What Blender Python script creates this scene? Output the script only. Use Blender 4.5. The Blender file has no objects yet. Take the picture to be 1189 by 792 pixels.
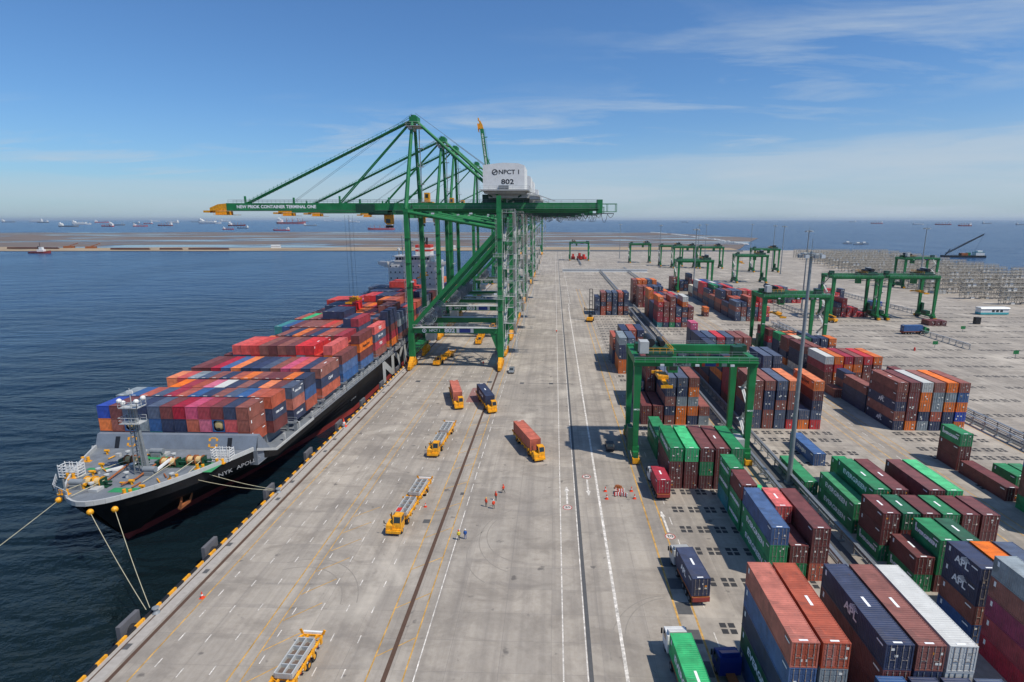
import bpy, math, random
from mathutils import Vector, Matrix, Euler
R = math.radians
rng = random.Random(7)
scene = bpy.context.scene
COL = scene.collection

# ------------------------------------------------------------------ helpers
def lin(r, g, b):
    def f(c):
        c /= 255.0
        return c / 12.92 if c <= 0.04045 else ((c + 0.055) / 1.055) ** 2.4
    return (f(r), f(g), f(b), 1.0)

class MB:
    """collects shapes with material slots and links them as ONE mesh object"""
    def __init__(self):
        self.v = []; self.f = []; self.m = []
    def add(self, vs, fs, m=0):
        n = len(self.v)
        self.v += [tuple(p) for p in vs]
        for f in fs:
            self.f.append(tuple(i + n for i in f)); self.m.append(m)
    def box(self, x0, x1, y0, y1, z0, z1, m=0):
        self.add([(x0,y0,z0),(x1,y0,z0),(x1,y1,z0),(x0,y1,z0),(x0,y0,z1),(x1,y0,z1),(x1,y1,z1),(x0,y1,z1)],
                 [(0,3,2,1),(4,5,6,7),(0,1,5,4),(1,2,6,5),(2,3,7,6),(3,0,4,7)], m)
    def quad(self, a, b, c, d, m=0):
        self.add([a, b, c, d], [(0,1,2,3)], m)
    def frame(self, p, q):
        p, q = Vector(p), Vector(q); d = (q - p)
        t = d.normalized()
        up = Vector((0,0,1)) if abs(t.z) < 0.95 else Vector((1,0,0))
        s = t.cross(up).normalized(); u = s.cross(t).normalized()
        return p, q, s, u
    def beam(self, p, q, w, h, m=0, w2=None, h2=None):
        p, q, s, u = self.frame(p, q)
        w2 = w if w2 is None else w2; h2 = h if h2 is None else h2
        vs = []
        for c, ww, hh in ((p, w, h), (q, w2, h2)):
            for a, b in ((-1,-1),(1,-1),(1,1),(-1,1)):
                vs.append(c + s*(a*ww/2) + u*(b*hh/2))
        self.add(vs, [(3,2,1,0),(4,5,6,7),(0,1,5,4),(1,2,6,5),(2,3,7,6),(3,0,4,7)], m)
    def tube(self, p, q, r, n=8, m=0, r2=None, caps=True):
        p, q, s, u = self.frame(p, q)
        r2 = r if r2 is None else r2
        vs = []
        for c, rr in ((p, r), (q, r2)):
            for i in range(n):
                a = 2*math.pi*i/n
                vs.append(c + s*(rr*math.cos(a)) + u*(rr*math.sin(a)))
        fs = [(i, (i+1) % n, n+(i+1) % n, n+i) for i in range(n)]
        if caps: fs += [tuple(range(n-1,-1,-1)), tuple(range(n,2*n))]
        self.add(vs, fs, m)
    def path(self, pts, r, n=6, m=0):
        for a, b in zip(pts, pts[1:]): self.tube(a, b, r, n, m)
    def lathe(self, prof, n=16, c=(0,0,0), m=0):
        vs = []
        for r, z in prof:
            for i in range(n):
                a = 2*math.pi*i/n
                vs.append((c[0]+r*math.cos(a), c[1]+r*math.sin(a), c[2]+z))
        fs = []
        for k in range(len(prof)-1):
            for i in range(n):
                j = (i+1) % n
                fs.append((k*n+i, k*n+j, (k+1)*n+j, (k+1)*n+i))
        fs.append(tuple(range(n-1,-1,-1))); fs.append(tuple((len(prof)-1)*n+i for i in range(n)))
        self.add(vs, fs, m)
    def prism(self, poly, a, b, axis='x', m=0):
        """poly of 2-D points extruded along an axis from a to b"""
        def P(u, w, t):
            return {'x': (t,u,w), 'y': (u,t,w), 'z': (u,w,t)}[axis]
        n = len(poly)
        vs = [P(u,w,a) for u,w in poly] + [P(u,w,b) for u,w in poly]
        fs = [(i,(i+1)%n,n+(i+1)%n,n+i) for i in range(n)] + [tuple(range(n-1,-1,-1)), tuple(range(n,2*n))]
        self.add(vs, fs, m)
    def loft(self, rings, m=0, close=True, caps=True):
        n = len(rings[0]); vs = [p for r in rings for p in r]; fs = []
        for k in range(len(rings)-1):
            for i in range(n if close else n-1):
                j = (i+1) % n
                fs.append((k*n+i, k*n+j, (k+1)*n+j, (k+1)*n+i))
        if caps:
            fs.append(tuple(range(n-1,-1,-1))); fs.append(tuple((len(rings)-1)*n+i for i in range(n)))
        self.add(vs, fs, m)
    def sphere(self, c, r, n=8, m=0, sz=1.0):
        k = max(4, n//2)
        self.lathe([(max(0.002, r*math.sin(math.pi*i/k)), -r*sz*math.cos(math.pi*i/k)) for i in range(k+1)], n, c, m)
    def mesh(self, name, mats):
        me = bpy.data.meshes.new(name)
        me.from_pydata(self.v, [], self.f)
        for m in mats: me.materials.append(m)
        if len(mats) > 1: me.polygons.foreach_set('material_index', self.m)
        me.validate(); me.update()
        # consistent outward normals
        import bmesh
        bm = bmesh.new(); bm.from_mesh(me)
        bmesh.ops.recalc_face_normals(bm, faces=bm.faces)
        bm.to_mesh(me); bm.free()
        return me
    def build(self, name, mats, parent=None, loc=None, smooth=False):
        mats = mats if isinstance(mats, (list, tuple)) else [mats]
        return link(name, self.mesh(name, mats), parent, loc, smooth)

def link(name, me, parent=None, loc=None, smooth=False):
    o = bpy.data.objects.new(name, me); COL.objects.link(o)
    if parent: o.parent = parent
    if loc: o.location = loc
    if smooth:
        for p in me.polygons: p.use_smooth = True
    return o
def tag(o, label=None, cat=None, group=None, kind=None):
    if label: o['label'] = label
    if cat: o['category'] = cat
    if group: o['group'] = group
    if kind: o['kind'] = kind
    return o
def thing(name, label, cat, loc=(0,0,0), rz=0.0, group=None):
    o = bpy.data.objects.new(name, None); COL.objects.link(o)
    o.empty_display_size = 0.5
    o.location = loc; o.rotation_euler = (0,0,rz)
    return tag(o, label, cat, group)
def copy_tree(o, parent=None):
    c = o.copy(); COL.objects.link(c)
    if parent: c.parent = parent
    for ch in list(o.children): copy_tree(ch, c)
    return c
def place(o, loc, rz=0.0, label=None, group=None):
    o.location = loc; o.rotation_euler = (0,0,rz)
    if label: o['label'] = label
    if group: o['group'] = group
    return o

_txt = {}
def text_mesh(s, size, mat, bold=0.0, sx=1.0, depth=0.0):
    key = (s, size, mat.name, bold, sx)
    if key in _txt: return _txt[key]
    cu = bpy.data.curves.new('lettering', 'FONT')
    cu.body = s; cu.size = size; cu.align_x = 'CENTER'; cu.align_y = 'CENTER'
    cu.resolution_u = 3; cu.offset = bold; cu.extrude = depth
    ob = bpy.data.objects.new('lettering', cu)
    me = bpy.data.meshes.new_from_object(ob)
    bpy.data.objects.remove(ob); bpy.data.curves.remove(cu)
    me.transform(Matrix.Diagonal((sx,1,1,1)))
    me.materials.clear(); me.materials.append(mat)
    me.name = 'lettering'; _txt[key] = me
    return me
def letter(s, size, mat, parent, loc, facing, bold=0.02, sx=1.0, name='lettering'):
    """facing: the side the letters look to: '-x','+x','-y','+z'"""
    o = link(name, text_mesh(s, size, mat, bold, sx), parent)
    ax = {'-x': ((0,-1,0),(0,0,1)), '+x': ((0,1,0),(0,0,1)), '-y': ((1,0,0),(0,0,1)), '+z': ((1,0,0),(0,1,0)), '+zr': ((0,-1,0),(1,0,0)), '+zl': ((0,1,0),(-1,0,0)), '+y': ((-1,0,0),(0,0,1))}[facing]
    a, b = Vector(ax[0]), Vector(ax[1]); n = a.cross(b)
    M = Matrix((a, b, n)).transposed().to_4x4(); M.translation = Vector(loc)
    o.matrix_local = M
    return o

# ------------------------------------------------------------------ materials
def nm(name):
    m = bpy.data.materials.new(name); m.use_nodes = True
    nt = m.node_tree; b = nt.nodes['Principled BSDF']
    return m, nt, b
def N(nt, t, **kw):
    n = nt.nodes.new(t)
    for k, v in kw.items():
        if k.startswith('i_'):
            key = k[2:]
            key = int(key) if key.isdigit() else key.replace('_', ' ')
            n.inputs[key].default_value = v
        else: setattr(n, k, v)
    return n
def L(nt, a, b): nt.links.new(a, b)
def ramp(nt, src, pts):
    r = N(nt, 'ShaderNodeValToRGB'); e = r.color_ramp.elements
    e[0].position = pts[0][0]; e[0].color = pts[0][1]
    e[1].position = pts[-1][0]; e[1].color = pts[-1][1]
    for p, c in pts[1:-1]:
        x = e.new(p); x.color = c
    L(nt, src, r.inputs[0]); return r
def g(v): return (v, v, v, 1)
def mixc(nt, fac, a, b, mode='MIX'):
    m = N(nt, 'ShaderNodeMix', data_type='RGBA', blend_type=mode)
    for s, i in ((fac, 0), (a, 6), (b, 7)):
        if hasattr(s, 'is_linked') or hasattr(s, 'links'): L(nt, s, m.inputs[i])
        else: m.inputs[i].default_value = s
    return m.outputs[2]
def objco(nt, scale=(1,1,1), kind='Object'):
    t = N(nt, 'ShaderNodeTexCoord'); mp = N(nt, 'ShaderNodeMapping'); mp.inputs['Scale'].default_value = scale
    L(nt, t.outputs[kind], mp.inputs[0]); return mp.outputs[0]
def noise(nt, co, scale, detail=4, rough=0.55, dist=0.0):
    n = N(nt, 'ShaderNodeTexNoise'); n.inputs['Scale'].default_value = scale; n.inputs['Detail'].default_value = detail
    n.inputs['Roughness'].default_value = rough; n.inputs['Distortion'].default_value = dist
    L(nt, co, n.inputs['Vector']); return n.outputs['Fac']

def paint(name, col, rough=0.5, wear=0.25, rust=0.0, var=0.0, metal=0.0, scale=0.8, dirt=(0.10,0.085,0.07,1), panels=0.0):
    """weathered paint: blotchy fading, vertical dirt runs, rust spots, per-object tint"""
    m, nt, b = nm(name)
    co = objco(nt); f1 = noise(nt, co, scale, 5, 0.6)
    hi = tuple(min(1, c*(1+wear)+0.012*wear) for c in col[:3]) + (1,)
    lo = tuple(c*(1-wear*0.8) for c in col[:3]) + (1,)
    c = ramp(nt, f1, [(0.3, lo), (0.5, col), (0.72, hi)]).outputs[0]
    co2 = objco(nt, (3, 3, 0.35)); f2 = noise(nt, co2, 1.6, 4, 0.6)
    r2 = ramp(nt, f2, [(0.52, g(0)), (0.75, g(0.45*min(1, wear*2.4)))])
    c = mixc(nt, r2.outputs[0], c, dirt)
    if panels:                                             # repaired and repainted panels
        vo = N(nt, 'ShaderNodeTexVoronoi', distance='CHEBYCHEV'); vo.inputs['Scale'].default_value = 1.0; L(nt, objco(nt, (0.3,0.62,0.45)), vo.inputs['Vector'])
        sp_ = N(nt, 'ShaderNodeSeparateColor'); L(nt, vo.outputs['Color'], sp_.inputs[0])
        c = mixc(nt, ramp(nt, sp_.outputs[0], [(0.0, g(0.0)), (0.72, g(0.0)), (0.74, g(panels*2)), (1.0, g(panels*3))]).outputs[0], c, hi)
        c = mixc(nt, ramp(nt, sp_.outputs[1], [(0.0, g(0.0)), (0.78, g(0.0)), (0.8, g(panels*1.6)), (1.0, g(panels*2.4))]).outputs[0], c, (0.05,0.04,0.035,1))
    if rust:
        f3 = noise(nt, co, 2.7, 8, 0.72)
        r3 = ramp(nt, f3, [(0.60, g(0)), (0.68, g(rust))])
        c = mixc(nt, r3.outputs[0], c, (0.13, 0.05, 0.022, 1))
    if var:
        oi = N(nt, 'ShaderNodeObjectInfo')
        mr = N(nt, 'ShaderNodeMapRange'); mr.inputs[3].default_value = 1-var; mr.inputs[4].default_value = 1+var
        L(nt, oi.outputs['Random'], mr.inputs[0])
        hs = N(nt, 'ShaderNodeHueSaturation')
        L(nt, mr.outputs[0], hs.inputs['Value'])
        mr2 = N(nt, 'ShaderNodeMapRange'); mr2.inputs[3].default_value = 1.02; mr2.inputs[4].default_value = 0.86
        ml = N(nt, 'ShaderNodeMath', operation='FRACT'); mu = N(nt, 'ShaderNodeMath', operation='MULTIPLY'); mu.inputs[1].default_value = 7.31
        L(nt, oi.outputs['Random'], mu.inputs[0]); L(nt, mu.outputs[0], ml.inputs[0]); L(nt, ml.outputs[0], mr2.inputs[0])
        L(nt, mr2.outputs[0], hs.inputs['Saturation'])
        L(nt, c, hs.inputs['Color']); c = hs.outputs[0]
    L(nt, c, b.inputs['Base Color'])
    b.inputs['Roughness'].default_value = rough; b.inputs['Metallic'].default_value = metal
    return m
def plain(name, col, rough=0.6, metal=0.0):
    m, nt, b = nm(name)
    f = noise(nt, objco(nt), 1.7, 3)
    c = ramp(nt, f, [(0.3, tuple(x*0.86 for x in col[:3])+(1,)), (0.7, tuple(min(1,x*1.08) for x in col[:3])+(1,))])
    L(nt, c.outputs[0], b.inputs['Base Color'])
    b.inputs['Roughness'].default_value = rough; b.inputs['Metallic'].default_value = metal
    return m

CC = dict(maroon=(108,52,50), brown=(136,78,66), rust=(172,84,60), navy=(46,56,84), slate=(74,86,108), blue=(48,86,134),
          royal=(30,66,158), orange=(216,108,26), red=(196,44,46), coral=(200,64,54), crimson=(158,34,52), pink=(198,84,114),
          green=(24,128,76), mint=(52,176,108), forest=(26,92,62), white=(206,206,202), grey=(132,142,146), teal=(58,128,130),
          cream=(208,196,172), magenta=(150,54,92))
CW = dict(maroon='maroon', brown='brown', rust='rust orange', navy='navy blue', slate='slate grey blue', blue='mid blue', royal='bright blue',
          orange='orange', red='bright red', coral='coral red', crimson='crimson', pink='pink', green='green', mint='light green',
          forest='dark green', white='white', grey='grey', teal='teal', cream='cream', magenta='magenta')
M = {}
for k, c in CC.items():
    M['c_'+k] = paint('container_paint_'+k, lin(*c), 0.55, 0.3, 0.6, 0.15, panels=0.12)
M['steel'] = plain('galvanised_steel', lin(150,155,158), 0.45, 0.6)
M['c_white'] = paint('container_paint_white', lin(196,196,190), 0.55, 0.1, 0.5, 0.06, panels=0.04)
M['rod'] = plain('lock_rod_paint', lin(150,140,132), 0.6)
M['dark'] = plain('dark_rubber', (0.02,0.02,0.022,1), 0.7)
M['black'] = plain('black_paint', (0.014,0.014,0.016,1), 0.5)
M['glass'] = plain('dark_glass', (0.02,0.03,0.035,1), 0.08)
M['white'] = paint('white_paint', lin(222,222,218), 0.45, 0.08)
M['letter_white'] = plain('white_lettering', lin(244,245,243), 0.6)
M['letter_grey'] = plain('weathered_lettering', lin(150,152,154), 0.7)
M['letter_black'] = plain('black_lettering', (0.02,0.02,0.025,1), 0.6)
M['letter_red'] = plain('red_lettering', lin(176,38,34), 0.6)
M['crane'] = paint('crane_green', lin(22,116,62), 0.5, 0.3, 0.14, 0.0, scale=0.3)
M['crane_dark'] = paint('crane_dark_green', lin(18,66,44), 0.5, 0.2)
M['yellow'] = paint('machine_yellow', lin(226,156,20), 0.5, 0.35, 0.4, scale=1.6)
M['grey'] = paint('grey_paint', lin(128,134,138), 0.5, 0.15)
M['lgrey'] = paint('light_grey_paint', lin(176,178,176), 0.5, 0.14)
M['mast'] = plain('mast_grey', lin(142,148,150), 0.4, 0.3)
M['deckgreen'] = paint('deck_green', lin(44,136,84), 0.6, 0.2)
M['shipgrey'] = paint('ship_deck_grey', lin(112,118,124), 0.6, 0.25, 0.3, scale=0.5)
M['shipblue'] = paint('breakwater_grey', lin(112,121,132), 0.55, 0.2, 0.3, scale=0.3)
M['hull'] = paint('hull_black', (0.007,0.0075,0.009,1), 0.5, 0.3, 0.2, scale=0.15, dirt=(0.02,0.017,0.015,1)); M['hull'].node_tree.nodes['Principled BSDF'].inputs['Specular IOR Level'].default_value = 0.22
M['hullred'] = paint('boot_topping_red', lin(142,54,50), 0.55, 0.25, scale=0.2)
M['rustiron'] = plain('rusty_iron', lin(150,88,48), 0.8)
M['rope'] = plain('rope', lin(190,182,152), 0.9)
M['gear'] = plain('oily_lashing_gear', lin(104,88,78), 0.8)
M['rack'] = paint('rack_paint', lin(164,157,144), 0.7, 0.2)
M['pipe'] = plain('dredge_pipe', lin(92,58,48), 0.8)
M['skin'] = plain('skin', lin(150,104,80), 0.6)
M['hivis'] = plain('hi_vis_orange', lin(222,70,36), 0.7)
M['hivis2'] = plain('hi_vis_yellow', lin(214,190,60), 0.7)
M['cloth'] = plain('dark_trousers', lin(44,46,58), 0.8)
M['clothblue'] = plain('blue_overall', lin(40,84,150), 0.8)
M['redpaint'] = paint('red_paint', lin(196,52,40), 0.5, 0.12)
M['tan'] = plain('winch_tan', lin(206,176,120), 0.7)
M['plate'] = plain('door_placard', lin(226,224,214), 0.6)
M['plate2'] = plain('door_placard_orange', lin(220,140,50), 0.6)
M['glasslit'] = plain('lamp_glass', lin(200,205,208), 0.2)
M['concrete_dark'] = plain('fender_concrete', lin(96,96,100), 0.9)
M['truckblue'] = paint('truck_blue', lin(16,46,120), 0.35, 0.1)
M['signblue'] = plain('sign_blue', lin(40,64,140), 0.5)
# ------------------------------------------------------------------ camera, sky, sun
cam = bpy.data.cameras.new('camera'); co_ = bpy.data.objects.new('camera', cam); COL.objects.link(co_)
cam.sensor_width = 36; cam.sensor_fit = 'HORIZONTAL'; cam.lens = 663/1189*36; cam.shift_x = -0.02145
cam.clip_start = 0.5; cam.clip_end = 200000
co_.location = (0,0,50); co_.rotation_euler = (R(78), 0, R(2.03)); scene.camera = co_
SUN_EL, SUN_AZ = R(57), R(118)          # azimuth clockwise from +Y
sd = Vector((math.sin(SUN_AZ)*math.cos(SUN_EL), math.cos(SUN_AZ)*math.cos(SUN_EL), math.sin(SUN_EL)))
sl = bpy.data.lights.new('sun', 'SUN'); sl.energy = 3.9; sl.angle = R(0.9); sl.color = (1.0, 0.93, 0.83)
so = bpy.data.objects.new('sun', sl); COL.objects.link(so)
so.rotation_euler = sd.to_track_quat('Z', 'Y').to_euler()
w = bpy.data.worlds.new('World'); scene.world = w; w.use_nodes = True
nt = w.node_tree; bg = nt.nodes['Background']; bg.inputs[1].default_value = 0.082
sky = N(nt, 'ShaderNodeTexSky'); sky.sky_type = 'NISHITA'; sky.sun_disc = False
sky.sun_elevation = SUN_EL; sky.sun_rotation = SUN_AZ; sky.altitude = 20; sky.air_density = 1.0; sky.dust_density = 0.6; sky.ozone_density = 2.2
tc = N(nt, 'ShaderNodeTexCoord'); sx = N(nt, 'ShaderNodeSeparateXYZ'); L(nt, tc.outputs['Generated'], sx.inputs[0])
def mth(op, a, b=None, clamp=False):
    n = N(nt, 'ShaderNodeMath', operation=op); n.use_clamp = clamp
    for i, s in ((0, a), (1, b)):
        if s is None: continue
        if isinstance(s, (int, float)): n.inputs[i].default_value = s
        else: L(nt, s, n.inputs[i])
    return n.outputs[0]
zc = mth('MAXIMUM', sx.outputs[2], 0.0)
den = mth('ADD', zc, 0.10)
px_, py_ = mth('DIVIDE', sx.outputs[0], den), mth('DIVIDE', sx.outputs[1], den)
cmb = N(nt, 'ShaderNodeCombineXYZ'); L(nt, px_, cmb.inputs[0]); L(nt, py_, cmb.inputs[1])
mp = N(nt, 'ShaderNodeMapping'); mp.inputs['Scale'].default_value = (0.75, 1.9, 1); mp.inputs['Rotation'].default_value = (0,0,R(18)); mp.inputs['Location'].default_value = (5.3, 0.4, 0)
L(nt, cmb.outputs[0], mp.inputs[0])
c1 = noise(nt, mp.outputs[0], 1.1, 7, 0.62, 0.5)
mp2 = N(nt, 'ShaderNodeMapping'); mp2.inputs['Scale'].default_value = (0.22, 0.5, 1); mp2.inputs['Location'].default_value = (1.9, 6.6, 0)
L(nt, cmb.outputs[0], mp2.inputs[0])
c2 = noise(nt, mp2.outputs[0], 1.0, 3, 0.5)
wisp = mth('MULTIPLY', ramp(nt, c1, [(0.47, g(0)), (0.74, g(1))]).outputs[0], ramp(nt, c2, [(0.44, g(0)), (0.60, g(1))]).outputs[0])
# low bank of thin cloud above the horizon, higher towards +X
h = mth('SUBTRACT', sx.outputs[2], mth('MULTIPLY', sx.outputs[0], 0.055))
mp3 = N(nt, 'ShaderNodeMapping'); mp3.inputs['Scale'].default_value = (2.2, 2.2, 26); L(nt, tc.outputs['Generated'], mp3.inputs[0])
c3 = noise(nt, mp3.outputs[0], 1.3, 6, 0.6, 0.3)
hb = mth('ADD', h, mth('MULTIPLY', mth('SUBTRACT', c3, 0.5), 0.075))
bank = ramp(nt, hb, [(0.0, g(0.74)), (0.06, g(0.74)), (0.082, g(0.62)), (0.096, g(0.16)), (0.13, g(0.05)), (0.2, g(0.0))]).outputs[0]
side = N(nt, 'ShaderNodeMapRange'); side.inputs[1].default_value = -0.75; side.inputs[2].default_value = 0.25; side.inputs[3].default_value = 0.75; side.inputs[4].default_value = 1.0
L(nt, sx.outputs[0], side.inputs[0])
bank = mth('MULTIPLY', mth('MULTIPLY', bank, side.outputs[0]), ramp(nt, c3, [(0.3, g(0.62)), (0.62, g(1.15))]).outputs[0])
cl = mth('MAXIMUM', mth('MULTIPLY', wisp, 0.85), bank, True)
tint = mixc(nt, 1.0, sky.outputs[0], (0.66, 1.0, 1.36, 1), 'MULTIPLY')
skyc = mixc(nt, cl, tint, (5.6, 6.6, 7.6, 1))
L(nt, skyc, bg.inputs[0])
vs_ = scene.view_settings; vs_.view_transform = 'Standard'; vs_.look = 'None'; vs_.exposure = 0.13; vs_.gamma = 1.0; vs_.use_curve_mapping = False

# ------------------------------------------------------------------ ground materials
def concrete():
    m, nt, b = nm('yard_concrete')
    co = objco(nt)
    big = noise(nt, co, 0.035, 5, 0.55)
    c = ramp(nt, big, [(0.3, lin(152,142,127)), (0.5, lin(170,159,143)), (0.7, lin(186,175,158))]).outputs[0]
    fine = noise(nt, co, 1.3, 6, 0.7)
    c = mixc(nt, 0.16, c, ramp(nt, fine, [(0.3, g(0.12)), (0.7, g(0.55))]).outputs[0])
    streak = noise(nt, objco(nt, (0.55, 0.018, 1)), 1.0, 4, 0.6)           # tyre tracks along the quay
    c = mixc(nt, ramp(nt, streak, [(0.42, g(0)), (0.68, g(0.5))]).outputs[0], c, lin(112,106,100))
    mottle = noise(nt, objco(nt, (1,1.6,1)), 0.12, 6, 0.68, 0.8)
    c = mixc(nt, ramp(nt, mottle, [(0.46, g(0)), (0.64, g(0.55))]).outputs[0], c, lin(120,112,102))
    sw = N(nt, 'ShaderNodeTexWave', wave_type='RINGS'); sw.inputs['Scale'].default_value = 0.5; sw.inputs['Distortion'].default_value = 5; sw.inputs['Detail'].default_value = 3; sw.inputs['Detail Scale'].default_value = 0.35
    L(nt, objco(nt, (0.35,0.12,1)), sw.inputs['Vector'])                          # turning tyre scuffs
    scuff = mixc(nt, 1.0, ramp(nt, sw.outputs['Fac'], [(0.92, g(0)), (0.99, g(0.22))]).outputs[0], ramp(nt, noise(nt, co, 0.05, 2), [(0.48, g(0)), (0.6, g(1))]).outputs[0], 'MULTIPLY')
    c = mixc(nt, scuff, c, lin(96,92,90))
    br = N(nt, 'ShaderNodeTexBrick'); br.inputs['Scale'].default_value = 1.0; br.inputs['Mortar Size'].default_value = 0.035
    br.inputs['Brick Width'].default_value = 6.0; br.inputs['Row Height'].default_value = 5.0; br.offset = 0.0
    br.inputs['Color1'].default_value = g(0); br.inputs['Color2'].default_value = g(0.30); br.inputs['Mortar'].default_value = g(0.55)
    L(nt, co, br.inputs['Vector'])
    c = mixc(nt, br.outputs['Color'], c, lin(118,113,107))
    spots = noise(nt, co, 0.42, 3, 0.5)
    c = mixc(nt, ramp(nt, spots, [(0.67, g(0)), (0.73, g(0.7))]).outputs[0], c, lin(84,80,77))
    pale = noise(nt, objco(nt, (1,0.7,1)), 0.07, 5, 0.6, 0.4)
    c = mixc(nt, ramp(nt, pale, [(0.56, g(0)), (0.70, g(0.6))]).outputs[0], c, lin(196,187,172))
    L(nt, c, b.inputs['Base Color']); b.inputs['Roughness'].default_value = 0.88
    bp = N(nt, 'ShaderNodeBump'); bp.inputs['Strength'].default_value = 0.2; bp.inputs['Distance'].default_value = 0.02
    L(nt, fine, bp.inputs['Height']); L(nt, bp.outputs[0], b.inputs['Normal'])
    return m
def water():
    m, nt, b = nm('sea_water')
    co = objco(nt)
    n1 = noise(nt, objco(nt, (1,1.7,1)), 0.16, 5, 0.62, 0.4)
    n2 = noise(nt, objco(nt, (1,1.4,1)), 0.55, 4, 0.6)
    n3 = noise(nt, co, 0.012, 3, 0.6)
    n0 = noise(nt, objco(nt, (0.6,1.5,1)), 0.05, 3, 0.6, 0.3)
    hgt = mixc(nt, 0.30, n1, n2); a_ = N(nt, 'ShaderNodeMath', operation='MULTIPLY'); a_.inputs[1].default_value = 3.2; L(nt, n0, a_.inputs[0])
    b_ = N(nt, 'ShaderNodeMath', operation='ADD'); L(nt, a_.outputs[0], b_.inputs[0]); L(nt, hgt, b_.inputs[1]); hgt = b_.outputs[0]
    bp = N(nt, 'ShaderNodeBump'); bp.inputs['Distance'].default_value = 1.6
    gust = N(nt, 'ShaderNodeMapRange'); gust.inputs[1].default_value = 0.38; gust.inputs[2].default_value = 0.62; gust.inputs[3].default_value = 0.45; gust.inputs[4].default_value = 1.0; L(nt, noise(nt, objco(nt, (1,0.45,1)), 0.011, 4, 0.55, 0.6), gust.inputs[0]); L(nt, gust.outputs[0], bp.inputs['Strength'])
    L(nt, hgt, bp.inputs['Height']); L(nt, bp.outputs[0], b.inputs['Normal'])
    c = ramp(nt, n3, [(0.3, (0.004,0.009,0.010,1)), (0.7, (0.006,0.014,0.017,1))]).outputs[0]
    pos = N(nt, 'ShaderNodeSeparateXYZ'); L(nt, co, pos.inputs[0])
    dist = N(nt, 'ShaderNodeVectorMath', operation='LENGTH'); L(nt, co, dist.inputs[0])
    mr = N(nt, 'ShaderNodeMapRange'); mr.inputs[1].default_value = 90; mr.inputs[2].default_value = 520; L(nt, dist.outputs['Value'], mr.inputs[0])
    c = mixc(nt, mr.outputs[0], c, (0.007,0.036,0.098,1))                       # dark near, bluer far: sky reflection painted into the base colour
    # white caps on the open sea
    wc = noise(nt, objco(nt, (0.5,1.0,1)), 0.055, 7, 0.75)
    far = N(nt, 'ShaderNodeMapRange'); far.inputs[1].default_value = 800; far.inputs[2].default_value = 1500; L(nt, dist.outputs['Value'], far.inputs[0])
    wm = mixc(nt, 1.0, ramp(nt, wc, [(0.685, g(0)), (0.72, g(0.7))]).outputs[0], far.outputs[0], 'MULTIPLY')
    c = mixc(nt, wm, c, (0.5,0.53,0.55,1))
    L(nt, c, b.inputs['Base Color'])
    b.inputs['Roughness'].default_value = 0.2; b.inputs['IOR'].default_value = 1.333; b.inputs['Specular IOR Level'].default_value = 0.26
    return m
def mud():
    m, nt, b = nm('tidal_mudflat')
    co = objco(nt, (0.5,1.5,1)); f = noise(nt, co, 0.004, 6, 0.6, 0.6)
    c = ramp(nt, f, [(0.3, lin(84,74,66)), (0.5, lin(112,98,86)), (0.7, lin(92,86,82))]).outputs[0]
    pud = noise(nt, objco(nt, (0.3,1.4,1)), 0.006, 6, 0.62, 0.8)
    pm = ramp(nt, pud, [(0.52, g(0)), (0.57, g(1))]).outputs[0]
    c = mixc(nt, pm, c, (0.05,0.08,0.11,1))
    L(nt, c, b.inputs['Base Color'])
    rr = N(nt, 'ShaderNodeMapRange'); rr.inputs[3].default_value = 0.75; rr.inputs[4].default_value = 0.12; L(nt, pm, rr.inputs[0])
    L(nt, rr.outputs[0], b.inputs['Roughness'])
    return m
def sand():
    m, nt, b = nm('beach_sand')
    f = noise(nt, objco(nt, (0.4,2,1)), 0.012, 6, 0.65)
    c = ramp(nt, f, [(0.3, lin(112,96,76)), (0.52, lin(164,144,116)), (0.7, lin(104,90,74))]).outputs[0]
    L(nt, c, b.inputs['Base Color']); b.inputs['Roughness'].default_value = 0.95
    return m
M['concrete'] = concrete(); M['water'] = water(); M['mud'] = mud(); M['sand'] = sand()
M['coping'] = plain('quay_coping', lin(164,158,150), 0.9)
M['road_white'] = paint('road_white', lin(206,200,190), 0.85, 0.6, scale=1.6)
M['road_yellow'] = paint('road_yellow', lin(188,146,76), 0.85, 0.55, scale=0.7)
M['rail_brown'] = plain('rusty_crane_rail', lin(86,64,50), 0.8)
M['drain'] = plain('drain_grating', lin(84,84,84), 0.8)
M['slot'] = plain('slot_black', lin(52,52,54), 0.85)
M['patch'] = plain('red_ground_paint', lin(142,106,100), 0.9)
M['oil'] = plain('oil_stain', lin(140,133,123), 0.85)

def sheet(name, pts, z, mat, sub=None):
    mb = MB(); mb.add([(x,y,z) for x,y in pts], [tuple(range(len(pts)))]); o = mb.build(name, mat); o['kind'] = 'structure'
    return o
WZ = -2.6
mb = MB(); S = 70000
# the sea: finer near, one sheet
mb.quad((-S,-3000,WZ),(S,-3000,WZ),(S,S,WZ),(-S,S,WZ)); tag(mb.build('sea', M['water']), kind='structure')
# quay apron and container yard as one solid slab with its wall face
edge = [(-52.2,-60),(430,-60),(404,330),(402,506),(428,640),(452,780),(455,985),(300,965),(-52.2,935)]
mb = MB(); n = len(edge)
mb.add([(x,y,0) for x,y in edge] + [(x,y,-6) for x,y in edge], [tuple(range(n))] + [(i,(i+1)%n,n+(i+1)%n,n+i) for i in range(n)])
tag(mb.build('container_yard_ground', M['concrete']), kind='structure')
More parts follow.
